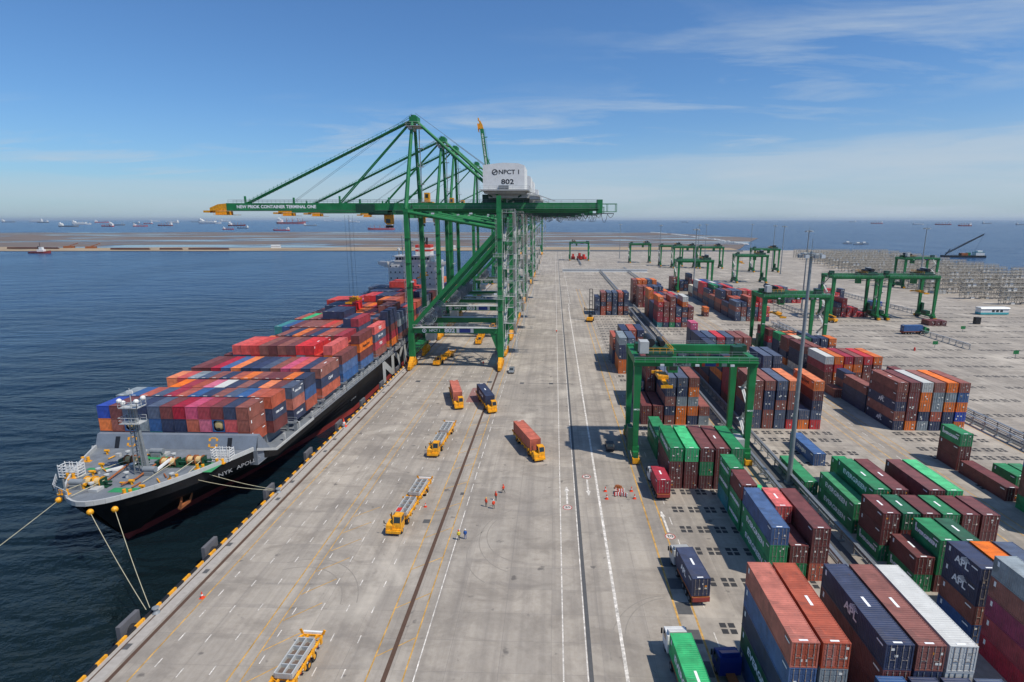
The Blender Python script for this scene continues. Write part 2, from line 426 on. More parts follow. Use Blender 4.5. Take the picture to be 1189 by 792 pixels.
# sand spit and tidal flat beyond
def wob(pts, amp, seed):
    r = random.Random(seed); out = []
    for (a, b), (c, d) in zip(pts, pts[1:]):
        k = max(2, int(math.hypot(c-a, d-b)/70))
        for i in range(k):
            t = i/k; out.append((a+(c-a)*t, b+(d-b)*t + r.uniform(-amp, amp)))
    out.append(pts[-1]); return out
near = wob([(-5200,905),(-2200,930),(-935,945),(-200,985),(-52,1000),(200,1004),(322,1012)], 5, 3)
mid = wob([(330,1090),(200,1120),(-400,1090),(-1500,1060),(-5200,1030)], 26, 5)
sheet('sand_beach', near + mid, WZ+0.5, M['sand'])
flat = wob([(-5400,990),(-1500,1020),(-200,1060),(336,1060),(420,1290),(590,1700),(420,2440)], 4, 8) + wob([(420,2440),(-900,2500),(-2240,2290),(-5400,2100)], 40, 9)
sheet('tidal_mudflat', flat, WZ+0.3, M['mud'])

# ------------------------------------------------------------------ ground markings
def lines(name, mat, rects, z):
    mb = MB()
    for x0, x1, y0, y1 in rects: mb.quad((x0,y0,z),(x1,y0,z),(x1,y1,z),(x0,y1,z))
    tag(mb.build(name, mat), kind='structure')
rw, ry = [], []
for x in (-45.3,-41.9,-38.4,-33.6,-30.2,-26.8,-23.4):
    y = 20 + (x*7 % 3)
    while y < 520:
        rw.append((x-0.065, x+0.065, y, y+1.35)); y += 4.2 if x in (-45.3,-33.6) else 5.4
for x in (-15.3,):
    y = 20
    while y < 900:
        rw.append((x-0.07, x+0.07, y, y+3.4)); y += 3.4 if y < 86 else 5.2
rw += [(1.3,1.46,20,900),(8.3,8.7,20,330),(8.7,9.0,330,345),(4.05,4.2,20,900)]
for yy in range(345, 900, 9): rw.append((9.6,9.9,yy,yy+5))
for x in (-46.9,-35.9,-20.6,-16.5): ry.append((x-0.09,x+0.09,20,900))
for i in range(16):                                    # yellow hatch beside the third lane
    pass
for x in (16.2,18.5): ry += [(x-0.13,x+0.13,20,420)]
for x in (69.6,72.3,76.2,78.0): ry += [(x-0.1,x+0.1,60,420)]
for x in (40.0,47.0,103.0,108.8): ry += [(x-0.1,x+0.1,60,420)]
for y in range(60,420,7): rw += [(20.0,20.14,y,y+2.4),(74.2,74.34,y,y+2.4)]
lines('white_lane_markings', M['road_white'], rw, 0.008)
lines('yellow_lane_markings', M['road_yellow'], ry, 0.008)
lines('crane_rails', M['rail_brown'], [(-49.4,-48.9,10,930),(-18.9,-18.35,10,930),(-51.3,-51.1,10,930)], 0.012)
lines('drain_grating', M['drain'], [(4.25,4.75,10,930)], 0.012)
mb = MB()
mb.quad((-52.2,10,0.006),(-49.7,10,0.006),(-49.7,930,0.006),(-52.2,930,0.006)); tag(mb.build('quay_coping', M['coping']), kind='structure')
dk = []
for y in range(28, 330, 22): dk += [(-50.6,-49.9,y,y+1.0),(-51.2,-50.4,y+7,y+8)]
dk += [(-43.5,-42.0,171.5,173.5),(-20.9,-19.4,171.5,173.5),(-10.5,-9.2,170.8,172.4),(-1.4,-0.1,170.6,172.2),(-17.2,-16.5,97.2,98.2),(-21.9,-20.7,87,88.2),(-43,-19,172.6,172.9),(-8,6,171.4,171.7)]
for k in range(5): dk.append((16.4,18.3,76-5.2*k,78.4-5.2*k))
lines('trench_covers', M['drain'], dk, 0.010)
lines('red_ground_panel', M['patch'], [(-24.5,-20.8,152,166)], 0.007)
# container slot squares: four dark tiles round a white cross
sq, cr = [], []
def slots(x0, p, n, ys):
    for y in ys:
        for k in range(n):
            x = x0 + p*k
            for a in (-0.95,0.12):
                for b in (-1.0,0.12): sq.append((x+a, x+a+0.8, y+b, y+b+0.85))
slots(22.1,2.83,7,(63.2,72.6,80.3,86.6,93.2,99.9,129.5,133.8,176,181,216,222,228,234,240,246,252,258,264,270,276,282,290,298))
slots(48.3,2.88,7,(113.5,119.5,127,131.5,252,258,264,300,312,324,336))
slots(82.3,2.84,7,(104,118,122.5,128,131.8,215,228,240,252,264,276))
for x0 in (110.5,138.5,167.5,196,224):
    slots(x0,2.85,8,[120+13*k for k in range(18)])
for x0 in (22,50,79,110,140): slots(x0,2.85,8,[420+26*k for k in range(17)])
lines('slot_markings', M['slot'], sq, 0.011)
# arrows with a round speed roundel
def arrow(x, y, d, Ln=6.5):
    mb = MB(); w = 0.17
    mb.quad((x-w,y,0.012),(x+w,y,0.012),(x+w,y+d*Ln,0.012),(x-w,y+d*Ln,0.012))
    mb.add([(x-0.45,y+d*Ln*0.75,0.016),(x+0.45,y+d*Ln*0.75,0.016),(x,y+d*Ln*1.05,0.016)], [(0,1,2)])
    tag(mb.build('lane_arrow', M['road_white']), kind='structure')
    yb = y - d*1.3; mb = MB(); n = 20
    ring = [(math.cos(2*math.pi*i/n), math.sin(2*math.pi*i/n)) for i in range(n)]
    mb.add([(x+0.85*a, yb+0.85*b, 0.012) for a,b in ring] + [(x+0.72*a, yb+0.72*b, 0.012) for a,b in ring], [(i,(i+1)%n,n+(i+1)%n,n+i) for i in range(n)], 0)
    mb.add([(x+0.72*a, yb+0.72*b, 0.012) for a,b in ring], [tuple(range(n))], 1)
    o = mb.build('speed_roundel', [M['letter_red'], M['road_white']]); tag(o, kind='structure')
    t = letter('20', 1.0, M['letter_black'], o, (x, yb, 0.02), '+z', 0.03)
arrow(2.65, 94.5, 1); arrow(6.7, 104.5, -1); arrow(19.0, 85.6, 1, 6.6)
# wheel arcs scuffed on the apron
mb = MB()
for (cx, cy, r0, a0, a1) in ((-4.5,84,6.0,2.2,4.6),(-4.0,83,7.6,2.0,4.4),(-36,64,8,0.2,2.0),(-35.5,64,9.6,0.2,2.0),(16,60,7.0,1.7,3.2),(16,58,9.0,1.7,3.2),(-6,79,7,2.4,4.2)):
    n = 24; pr = None
    for i in range(n+1):
        a = a0+(a1-a0)*i/n
        q = ((cx+r0*math.cos(a), cy+r0*1.25*math.sin(a), 0.005), (cx+(r0+0.13)*math.cos(a), cy+(r0+0.13)*1.25*math.sin(a), 0.005))
        if pr: mb.quad(pr[0], pr[1], q[1], q[0])
        pr = q
tag(mb.build('tyre_scuffs', M['oil']), kind='structure')
# yellow hatching between the lanes near the camera
mb = MB()
for i in range(9):
    y = 47+5.2*i
    mb.beam((-34.2,y,0.008),(-30.6,y+3.6,0.008),0.14,0.004)
mb.beam((-34.4,44,0.008),(-34.4,150,0.008),0.14,0.004)
for i in range(14): mb.beam((-20.5,40+8.5*i,0.008),(-16.6,43.2+8.5*i,0.008),0.14,0.004)
tag(mb.build('yellow_hatching', M['road_yellow']), kind='structure')

# yellow and black kerb along the quay edge
mb = MB(); y = 20; i = 0
while y < 930:
    mb.box(-52.15,-51.85,y,y+1.55,0.006,0.32, i % 2); y += 1.56; i += 1
tag(mb.build('quay_kerb', [M['yellow'], M['black']]), kind='structure')
# thin sea haze: one closed box of even air round the place
HZ = MB(); HZ.box(-76000,76000,-3500,76000,-7.2,150)
hm, hnt, hb_ = nm('haze_air'); hnt.nodes.remove(hb_)
pv = N(hnt, 'ShaderNodeVolumePrincipled'); pv.inputs['Color'].default_value = (0.72,0.84,0.95,1); pv.inputs['Density'].default_value = 2.4e-5; pv.inputs['Anisotropy'].default_value = 0.2
L(hnt, pv.outputs[0], hnt.nodes['Material Output'].inputs['Volume'])
tag(HZ.build('haze', hm), 'thin pale sea haze over the whole harbour', 'haze', kind='stuff')
# ------------------------------------------------------------------ containers
W2 = 1.219
def corr_side(mb, x, y0, y1, z0, z1, out, m=0, pitch=0.28, dep=0.036):
    n = max(2, int(round((y1-y0)/pitch))); p = (y1-y0)/n; prof = []
    for i in range(n):
        a = y0+i*p
        prof += [(a,0),(a+p*0.25,0),(a+p*0.5,-dep),(a+p*0.75,-dep)]
    prof.append((y1,0))
    vs = [(x+out*d, y, z0) for y, d in prof] + [(x+out*d, y, z1) for y, d in prof]; k = len(prof)
    mb.add(vs, [(i,i+1,k+i+1,k+i) for i in range(k-1)], m)
def corr_roof(mb, y0, y1, z, x0, x1, m=0, pitch=0.3, dep=0.022):
    n = max(2, int(round((y1-y0)/pitch))); p = (y1-y0)/n; prof = []
    for i in range(n):
        a = y0+i*p; prof += [(a,0),(a+p*0.3,0),(a+p*0.5,-dep),(a+p*0.8,-dep)]
    prof.append((y1,0))
    vs = [(x0, y, z+d) for y, d in prof] + [(x1, y, z+d) for y, d in prof]; k = len(prof)
    mb.add(vs, [(i,i+1,k+i+1,k+i) for i in range(k-1)], m)
def corr_end(mb, y, x0, x1, z0, z1, out, m=0, pitch=0.27, dep=0.04):
    n = max(2, int(round((x1-x0)/pitch))); p = (x1-x0)/n; prof = []
    for i in range(n):
        a = x0+i*p; prof += [(a,0),(a+p*0.25,0),(a+p*0.5,-dep),(a+p*0.75,-dep)]
    prof.append((x1,0))
    vs = [(x, y+out*d, z0) for x, d in prof] + [(x, y+out*d, z1) for x, d in prof]; k = len(prof)
    mb.add(vs, [(i,i+1,k+i+1,k+i) for i in range(k-1)], m)
def cont_body(mb, Ln, h):
    w, t = W2, 0.13
    for sx_ in (-1,1):
        for y in (0.0, Ln-t): mb.box(min(sx_*w, sx_*(w-t)), max(sx_*w, sx_*(w-t)), y, y+t, 0, h)
        mb.box(min(sx_*w, sx_*(w-0.07)), max(sx_*w, sx_*(w-0.07)), t, Ln-t, h-0.075, h-0.005)
        mb.box(min(sx_*w, sx_*(w-0.09)), max(sx_*w, sx_*(w-0.09)), t, Ln-t, 0.01, 0.15)
        for y in (-0.004, Ln-0.176):
            for z in (-0.002, h-0.116): mb.box(min(sx_*(w+0.004), sx_*(w-0.165)), max(sx_*(w+0.004), sx_*(w-0.165)), y, y+0.18, z, z+0.119)
    for y in (0, Ln-t):
        mb.box(-w+t, w-t, y+0.003, y+t-0.003, h-0.12, h-0.006); mb.box(-w+t, w-t, y+0.003, y+t-0.003, 0.012, 0.15)
    for s in (-1,1): corr_side(mb, s*(w-0.02), t, Ln-t, 0.15, h-0.075, s)
    corr_roof(mb, t, Ln-t, h-0.02, -w+0.07, w-0.07)
    corr_end(mb, Ln-0.02, -w+t, w-t, 0.15, h-0.12, 1)
    mb.quad((-w+.1,t,0.16),(w-.1,t,0.16),(w-.1,Ln-t,0.16),(-w+.1,Ln-t,0.16))
def door_leaf(mb, x0, x1, h, m=0):
    y = 0.05
    mb.box(x0, x1, y, y+0.05, 0.16, h-0.13, m)
    n = 4; hh = (h-0.34)/n
    for i in range(n):
        z = 0.22+i*hh
        mb.box(x0+0.06, x1-0.06, y-0.022, y+0.003, z, z+hh-0.12, m)
def rods(mb, x0, x1, h, which=(0,1), m=0):
    for k in which:
        x = x0+(x1-x0)*(0.27 if k == 0 else 0.74)
        mb.box(x-0.022, x+0.022, -0.012, 0.026, 0.06, h-0.05, m)
        for z in (0.3, h*0.5, h-0.35): mb.box(x-0.06, x+0.06, -0.008, 0.03, z, z+0.07, m)
        mb.box(min(x, x+(0.34 if k == 0 else -0.34)), max(x, x+(0.34 if k == 0 else -0.34)), -0.02, 0.006, 1.02, 1.07, m)
def plates(mb, h, seed, m0, m1):
    r = random.Random(seed)
    for k in range(r.randint(2,4)):
        x = r.choice((-0.62,-0.3,0.3,0.62,0.9)); z = h*r.choice((0.28,0.42,0.55,0.68,0.8)); a = r.uniform(0.08,0.17); b = r.uniform(0.06,0.15)
        mb.box(x-a, x+a, 0.008, 0.026, z-b, z+b, m0 if r.random() < 0.8 else m1)
_cm = {}
def cmesh(kind, Ln, h, mat, var=0):
    key = (kind, Ln, h, mat.name, var)
    if key in _cm: return _cm[key]
    mb = MB()
    if kind == 'body': cont_body(mb, Ln, h); me = mb.mesh('body', [mat])
    elif kind == 'door': door_leaf(mb, -W2+0.14, -0.004, h); me = mb.mesh('door', [mat])
    elif kind == 'rod': rods(mb, -W2+0.14, -0.004, h, (var,)); me = mb.mesh('lock_rod', [mat])
    elif kind == 'plate': plates(mb, h, var, 0, 1); me = mb.mesh('placard', [mat, M['plate2']])
    elif kind == 'whole':
        cont_body(mb, Ln, h); door_leaf(mb, -W2+0.14, -0.004, h); door_leaf(mb, 0.004, W2-0.14, h)
        rods(mb, -W2+0.14, -0.004, h, (0,1), 1); rods(mb, 0.004, W2-0.14, h, (0,1), 1); plates(mb, h, var, 2, 3)
        me = mb.mesh('container', [mat, M['rod'], M['plate'], M['plate2']])
    _cm[key] = me
    return me

REC = []                                               # every container of the place
LEFTTXT = {'EG': 'EVERGREEN'}
def cont(x, y, z, Ln, h, colr, where, level, top, txt=None, flip=False, group='shipping containers', x_face=-1, rz=0.0):
    REC.append(dict(x=x, y=y, z=z, L=Ln, h=h, c=colr, where=where, lv=level, top=top, txt=txt, flip=flip, rz=rz, side=x_face, label=None, grp=group))
    return REC[-1]
LV = ['bottom tier', 'second tier', 'third tier', 'fourth tier', 'fifth tier', 'sixth tier']
ORD = ['first', 'second', 'third', 'fourth', 'fifth', 'sixth', 'seventh', 'eighth', 'ninth', 'tenth', 'eleventh', 'twelfth', 'thirteenth']
def bay(x0, p, y, Ln, h, cols, where, txt=None, flip=False):
    """cols: {column number: 'colour colour ...' from the ground up}; a colour may carry :TEXT"""
    for k, s in cols.items():
        s = s.split()
        for i, cs in enumerate(s):
            c, _, t = cs.partition(':')
            cont(x0+p*(k-1)+W2, y, i*h+0.012*(i+1)-0.01, Ln, h-0.01, c, (where, k, i), i, i == len(s)-1, t or None, flip)
L40, L20 = 12.19, 6.06
# ---- block beside the apron, from the camera outwards
bay(23.2,2.85,32.55,L40,2.53,{3:'navy slate navy blue',4:'maroon navy brown navy',5:'navy slate brown navy',6:'brown slate navy slate'},'row of dark roofs at the bottom edge')
bay(21.4,2.75,44.9,L40,2.64,{1:'blue forest:EG navy blue rust',2:'navy maroon slate grey rust',3:'blue',4:'brown maroon maroon maroon navy:WING',5:'slate navy maroon navy brown',6:'grey grey white white white'},'near five-high bay by the blue cab')
bay(22,2.83,73.3,L40,2.72,{4:'green:EG green:EG blue',6:'rust maroon maroon'},'bay behind the rust orange roofs')
bay(22,2.83,73.3,L20,2.72,{5:'green maroon'},'bay behind the rust orange roofs')
bay(22,2.83,79.5,L20,2.72,{5:'green maroon coral'},'short bay between navy and maroon roofs')
bay(22,2.83,86.2,L20,2.72,{4:'green:EG green:EG maroon',5:'brown mint'},'short bay below the gantry box')
bay(22,2.83,92.7,L20,2.72,{4:'teal green:EG green:EG'},'short stack in front of the gantry')
bay(22,2.83,101.2,L40,2.74,{1:'maroon maroon green:EG',2:'maroon maroon mint',3:'maroon green maroon',4:'maroon maroon maroon',5:'green green green'},'three-high bay under the near yard gantry')
bay(22,2.83,114.6,L40,2.7,{1:'green:EG green:EG'},'green pair behind the near gantry leg')
bay(22,2.83,136,L40,2.42,{1:'maroon maroon',2:'maroon maroon',3:'brown navy brown navy slate',4:'orange orange grey navy slate',5:'navy orange grey orange brown',6:'grey brown'},'five-high bay behind the near gantry')
bay(22,2.83,149,L40,2.42,{1:'navy navy navy',2:'maroon maroon brown maroon maroon',3:'navy slate navy navy slate',4:'brown slate navy brown slate',5:'brown grey navy'},'second bay behind the near gantry')
bay(22,2.83,162.5,L40,2.42,{5:'navy maroon brown maroon maroon',6:'grey grey navy grey slate'},'third bay behind the near gantry')
bay(21.5,2.83,184,L40,2.42,{1:'orange orange navy navy grey',2:'navy brown slate navy slate'},'tall stack left of the gantry leg')
bay(20.8,2.83,197.5,L40,2.42,{1:'slate navy rust rust',2:'navy navy slate slate navy',3:'brown rust brown rust rust',4:'navy navy navy brown navy'},'far stack left of the gantry leg')
bay(22,3.05,302.6,L40,2.42,{1:'slate navy slate navy',2:'rust rust navy brown brown',3:'navy rust brown slate slate',4:'slate slate navy navy slate',5:'brown rust navy brown rust',6:'navy brown slate navy navy'},'lone five-high bay beside the lift truck')
# ---- second block
bay(50.4,2.85,48.2,L40,2.5,{1:'crimson crimson:K magenta:K brown grey'},'grey topped stack at the right edge')
bay(50.2,2.85,61.6,L20,2.5,{1:'blue brown navy:WING navy:WING',2:'brown navy maroon orange',3:'navy maroon slate slate'},'winged navy bay at the right edge')
bay(49.4,2.85,71.4,L20,2.6,{1:'green:EG maroon',2:'maroon green green:EG',3:'maroon maroon forest'},'short bay before the winged navy stack')
bay(48.6,2.85,78.5,L20,2.6,{1:'green:EG maroon maroon',2:'maroon maroon forest',3:'green maroon maroon',4:'maroon green green',5:'maroon maroon maroon',6:'green maroon maroon'},'short six-wide bay of green and maroon roofs')
bay(48.6,2.85,86.2,L40,2.6,{1:'green:EG green:EG',2:'maroon green green:EG',3:'green maroon maroon',4:'maroon maroon',5:'green maroon maroon',6:'maroon green mint'},'long bay of green and maroon roofs')
bay(46.6,2.85,99.5,L40,2.6,{1:'green:EG'},'green row at the foot of the lamp mast')
bay(48.3,2.85,99.6,L20,2.6,{3:'green green'},'short stack with the worn roof')
bay(48.3,2.85,112.7,L40,2.6,{3:'blue:HANJIN'},'single container by the lamp mast')
bay(48.1,2.88,134,L40,2.42,{1:'slate slate brown brown brown',2:'brown brown navy navy brown',3:'slate slate brown navy slate',4:'red navy brown brown orange',5:'orange slate',6:'red slate navy maroon orange:Hapag-Lloyd'},'five-high bay behind the lamp mast')
bay(48.1,2.88,147,L40,2.42,{1:'maroon crimson crimson crimson crimson',2:'navy brown navy brown',3:'brown navy brown'},'crimson walled bay seen through the gantry')
bay(48.1,2.88,160,L40,2.42,{1:'navy navy orange:Hapag-Lloyd navy navy',2:'brown navy brown navy',5:'navy brown navy slate slate',6:'brown slate navy navy slate'},'navy walled bay seen through the gantry')
bay(48.1,2.88,173,L40,2.42,{1:'brown navy navy brown navy',2:'navy brown brown navy'},'deep bay behind the gantry')
bay(48.1,2.88,186,L40,2.42,{1:'brown navy brown navy navy',2:'navy slate brown navy slate',3:'red navy red navy red',4:'navy slate brown navy slate',5:'brown navy brown maroon brown',6:'slate maroon navy brown brown'},'flat topped bay behind the gantry beam')
bay(48.1,2.88,199,L20,2.42,{1:'brown navy brown navy navy pink',2:'navy navy brown'},'bay under the pink roof')
bay(49,2.88,268.6,L40,2.42,{1:'teal crimson crimson maroon red orange',2:'navy crimson brown maroon brown',3:'green brown brown maroon brown brown',4:'navy red navy slate',5:'brown slate brown navy orange white',6:'brown maroon brown maroon'},'far bay with the single white roof')
bay(49,2.88,282,L40,2.42,{1:'navy navy navy navy',2:'navy brown navy brown',3:'navy brown brown brown brown',4:'brown navy',5:'slate navy brown slate navy'},'second far bay with the white roof')
bay(49,2.88,296,L40,2.42,{1:'brown brown maroon brown orange orange',2:'brown brown slate crimson crimson',3:'navy slate navy slate navy',4:'brown maroon brown brown brown',5:'red brown brown crimson red',6:'green brown green mint'},'far bay under long orange roof')
bay(49,2.88,331,L40,2.42,{1:'brown maroon brown brown brown',2:'crimson brown brown red brown',3:'rust slate navy navy navy',4:'brown brown brown brown slate',5:'brown crimson brown red navy',6:'navy slate navy orange'},'second bay from far end of seaward block')
bay(47.5,2.88,345,L40,2.42,{1:'maroon brown brown maroon brown brown',2:'brown brown orange brown orange orange',3:'navy brown brown brown orange orange',4:'slate navy navy slate grey slate',5:'navy brown brown orange orange orange',6:'navy navy navy slate navy'},'last bay at far end of seaward block')
# ---- third block
bay(82.2,2.84,84,L40,2.6,{1:'green:EG brown brown royal maroon',2:'green green brown navy',3:'maroon brown'},'tall stack cut by the right edge')
bay(82,2.84,98.3,L40,2.6,{1:'maroon'},'low maroon row by the far lane')
bay(82,2.84,111.3,L20,2.6,{1:'maroon maroon green:EG'},'short stack with green top by rails')
bay(87.6,2.84,103.3,L20,2.6,{1:'green',2:'green:EG'},'low green pair by the rails')
bay(82.2,2.88,134,L40,2.4,{1:'navy:WING brown navy:WING maroon brown',2:'orange maroon maroon maroon maroon',3:'grey navy orange orange white',4:'navy rust grey grey brown',5:'navy navy orange grey orange',6:'orange royal orange blue brown'},'right-hand five-high block by the rails')
bay(82.2,2.88,147,L40,2.4,{1:'navy navy brown',2:'navy',3:'maroon maroon',4:'maroon brown maroon',5:'brown maroon maroon maroon',6:'brown maroon maroon'},'bay behind the right-hand block')
bay(80.5,2.88,160,L20,2.4,{1:'brown',2:'teal brown navy'},'short stacks in the third block')
bay(82,2.88,170.3,L40,2.4,{1:'maroon maroon crimson white',2:'brown orange red orange',3:'brown maroon orange crimson',4:'navy brown orange brown',5:'maroon brown maroon red',6:'brown orange brown orange'},'four-high bay with the white corner')
bay(81.5,2.88,184,L40,2.4,{1:'cream navy navy maroon',2:'navy brown slate brown',3:'maroon navy slate'},'bay behind the white corner')
bay(81.3,2.88,197.5,L20,2.4,{1:'orange navy maroon maroon',2:'cream brown orange cream',3:'navy forest brown forest',4:'brown navy brown navy',5:'slate navy navy navy',6:'brown orange brown orange'},'mixed bay with the cream roof')
bay(81.3,2.88,205,L20,2.4,{1:'brown navy navy green',3:'navy navy slate',4:'slate navy navy slate',5:'orange brown'},'mixed bay with the small green roof')
bay(80.5,2.88,213,L40,2.4,{1:'grey slate crimson maroon',2:'maroon red brown',4:'brown maroon orange',5:'navy maroon orange:Hapag-Lloyd'},'rear bay below the middle gantry')
bay(79,2.88,300,L20,2.4,{1:'maroon orange'},'orange pair alone on the lane')
bay(91,2.88,286.5,L40,2.42,{1:'navy slate brown slate',2:'grey brown brown navy',3:'brown slate navy brown rust',4:'maroon navy slate red',5:'red crimson brown crimson coral',6:'navy red coral'},'front bay of the far navy block')
bay(91,2.88,299.5,L40,2.42,{1:'navy brown navy',2:'navy navy brown rust',3:'brown navy navy rust',4:'navy slate slate slate'},'second bay of the far navy block')
bay(91,2.88,313,L40,2.42,{1:'maroon brown rust navy navy',2:'navy brown brown maroon brown',3:'brown brown navy navy slate',4:'navy slate brown slate slate',5:'brown navy rust rust rust',6:'crimson red crimson red red'},'third bay of the far navy block')
bay(91,2.88,326,L40,2.42,{1:'navy navy brown',2:'navy brown',3:'brown navy navy',4:'slate navy crimson crimson red',5:'navy slate navy'},'fourth bay of the far navy block')
bay(91,2.88,339,L40,2.42,{1:'brown navy brown navy',2:'navy brown brown rust green',3:'navy navy brown slate slate',4:'brown rust brown rust coral',5:'slate navy slate slate slate'},'fifth bay of the far navy block')
bay(91,2.88,352,L40,2.42,{1:'navy brown red red red',2:'navy slate navy slate slate',3:'slate brown navy slate white',4:'brown slate navy slate slate'},'sixth bay of the far navy block')
bay(91,2.88,365,L40,2.42,{1:'slate brown navy white white',2:'navy navy brown slate royal',3:'slate navy slate slate slate'},'last bay of the far navy block')
bay(84,2.9,410,L40,2.42,{1:'maroon maroon brown brown',2:'brown brown maroon maroon',3:'brown slate navy',4:'slate brown navy',5:'brown maroon brown brown navy',6:'brown maroon red'},'maroon stacks by the far gantry legs')
bay(91,2.9,378,L40,2.42,{1:'brown cream cream',2:'orange brown red',3:'brown red brown'},'cream topped stack before far gantry')
# ---- scattered stacks far over the yard
bay(131,2.9,352,L40,2.42,{1:'red',2:'brown red red red',3:'red red rust red',4:'navy slate grey slate',5:'navy navy maroon',6:'red rust coral',7:'red red coral'},'red stack before the tall middle mast')
bay(166,2.9,365,L20,2.42,{1:'red rust slate',2:'brown white crimson grey',3:'red grey red',4:'red white brown',5:'coral red',6:'navy navy slate'},'mixed stack behind middle gantry')
bay(148,2.9,302,L40,2.42,{1:'maroon brown navy',2:'red maroon coral coral',3:'coral red',4:'coral coral',5:'red',6:'maroon'},'coral stack between the paired gantries')
bay(179,2.9,325,L20,2.42,{1:'brown blue',2:'brown royal'},'blue pair under the right gantry')
bay(180.4,2.9,277,L20,2.42,{1:'maroon',2:'maroon',3:'maroon'},'low maroon trio before right gantry')
bay(262,2.9,402,L20,2.42,{1:'white',2:'white',3:'white'},'white low row by steel racks')
# ---- containers on the ship
SX = -73.6                                             # centreline of the stacks
HX = -71.6
pal_top = ['maroon','brown','rust','navy','slate','rust','orange','red','coral','crimson','brown','grey','brown','navy','maroon','coral','slate','rust']
def ship_bay(y, Ln, base, hs, top, where, right=None, front=None, ncol=13, h=2.58):
    x0 = SX - ncol*2.5/2
    tops = top.split()
    for k in range(ncol):
        n = hs[k] if isinstance(hs, (list,tuple)) else hs
        for i in range(n):
            c = rng.choice(pal_top)
            if i == n-1: c = tops[k % len(tops)]
            if front and i < len(front) and i < n-1: c = front[i].split()[k]
            t = None
            if c == 'tank': tank(x0+2.5*k+1.25, y, base+i*h, Ln, h, k); continue
            if right and k == ncol-1 and i < len(right):
                c, _, t = right[i].partition(':')
            cont(x0+2.5*k+1.25, y, base+i*h, Ln, h-0.015, c, (where, k+1, i), i, i == n-1, t or None, True, 'containers stacked on the ship', 1)
def tank(x, y, z, Ln, h, k):
    t = thing('tank_container', 'tank container with a cream round end, %s in the front row' % ('left one' if k < 6 else 'right one'), 'tank', (x,y,z), 0, 'tank containers on the ship')
    mb = MB(); w = 1.2
    for sx_ in (-w+0.09, w-0.09):
        for yy in (0.09, Ln-0.09): mb.box(sx_-0.09,sx_+0.09,yy-0.09,yy+0.09,0,h-0.02)
        for zz in (0.1,h-0.12): mb.box(sx_-0.08,sx_+0.08,0.18,Ln-0.18,zz-0.08,zz+0.08)
    for yy in (0.09, Ln-0.09):
        for zz in (0.1,h-0.12): mb.box(-w+0.18,w-0.18,yy-0.08,yy+0.08,zz-0.08,zz+0.08)
        for s in (-1,1):
            for q in (0.05,h-0.55): mb.prism([(s*(w-0.18),q),(s*(w-0.75),q if q < 1 else q+0.5),(s*(w-0.18),q+0.5)], yy-0.05, yy+0.05, 'y')
    mb.build('frame', M['c_blue'], t)
    mb = MB(); n = 18; rings = []
    for yy, rr in ((0.12,0.3),(0.16,0.7),(0.3,0.95),(0.6,1.06),(Ln-0.6,1.06),(Ln-0.3,0.95),(Ln-0.12,0.3)): rings.append([(rr*math.cos(2*math.pi*i/n), yy, h*0.5+rr*math.sin(2*math.pi*i/n)) for i in range(n)])
    mb.loft(rings); mb.build('tank', M['tan'], t)
    mb = MB(); mb.box(-0.3,0.3,0.0,0.11,0.45,0.85); mb.build('valve_box', M['dark'], t)
F1 = ['slate maroon brown slate teal navy slate slate navy brown yel slate'.replace('yel','blue'),
      'orange brown tank grey blue navy navy rust pink tank red maroon']
ship_bay(102.6,L20,7.0,3,'royal maroon slate navy slate maroon crimson pink crimson maroon navy brown','foremost short bay behind the breakwater',right=['rust','brown','brown'],front=F1,ncol=12)
ship_bay(109.2,L20,7.0,3,'grey blue rust slate crimson rust blue navy brown slate blue rust','second short bay on the bow',right=['maroon','navy:CMA','rust'],ncol=13)
ship_bay(118.3,L20,6.2,[2,2,3,3,3,3,3,3,3,3,3,3,3],'rust brown orange crimson rust pink white navy brown navy orange maroon slate','third short bay from the bow',right=['navy:hub','rust','slate:hub'])
ship_bay(124.8,L20,6.4,[3]*13,'orange coral grey slate brown navy rust orange brown maroon maroon orange navy','fourth short bay from the bow',right=['rust','blue','navy'])
ship_bay(134,L40,6.4,3,'maroon maroon crimson blue orange navy navy slate brown pink coral navy brown','first long bay amidships',right=['rust','navy:CSAV','brown'])
ship_bay(148.4,L40,6.3,[3,4,4,4,4,4,4,4,4,4,3,4,3],'maroon coral coral coral brown maroon brown maroon red red coral coral maroon','second long bay with the coral row',right=['blue','blue','maroon'])
ship_bay(162.8,L40,6.2,[3,3,3,4,4,4,4,4,4,4,4,3,4],'orange rust slate brown navy orange maroon navy rust brown crimson rust maroon','third long bay with the crimson roof',right=['blue','maroon','orange:Hapag-Lloyd','maroon'])
ship_bay(177.4,L40,6.1,[4,4,4,4,4,4,4,4,4,5,5,3,4],'teal blue maroon brown brown brown coral rust navy navy crimson coral coral','fourth long bay from the bow',right=['brown','crimson:K Line','slate:CMA','coral:K Line'])
ship_bay(192,L40,6.1,[4,4,4,4,5,5,5,4,4,4,4,4,5],'rust mint brown maroon navy navy navy coral slate rust slate brown navy','fifth long bay from the bow',right=['orange:Hapag-Lloyd','crimson:K Line','maroon','navy','navy'])
ship_bay(206.5,L40,6.0,[4,4,5,5,5,5,4,4,4,4,5,5,4],'maroon maroon navy navy crimson red orange orange coral maroon brown maroon slate','bay under the yellow spreader',right=['brown','navy','grey','slate:CMA'])
ship_bay(221,L40,6.0,[5,5,5,5,4,4,4,4,5,5,5,4,4],'coral coral coral red navy rust orange red orange rust rust navy coral','tall coral bay amidships',right=['brown','rust','maroon','coral:K Line'])
ship_bay(235.6,L40,6.0,[4,4,4,4,5,5,5,5,5,5,4,4,4],'grey red pink maroon coral red navy navy navy maroon maroon rust brown','bay forward of the deckhouse',right=['navy','brown','navy','rust'])
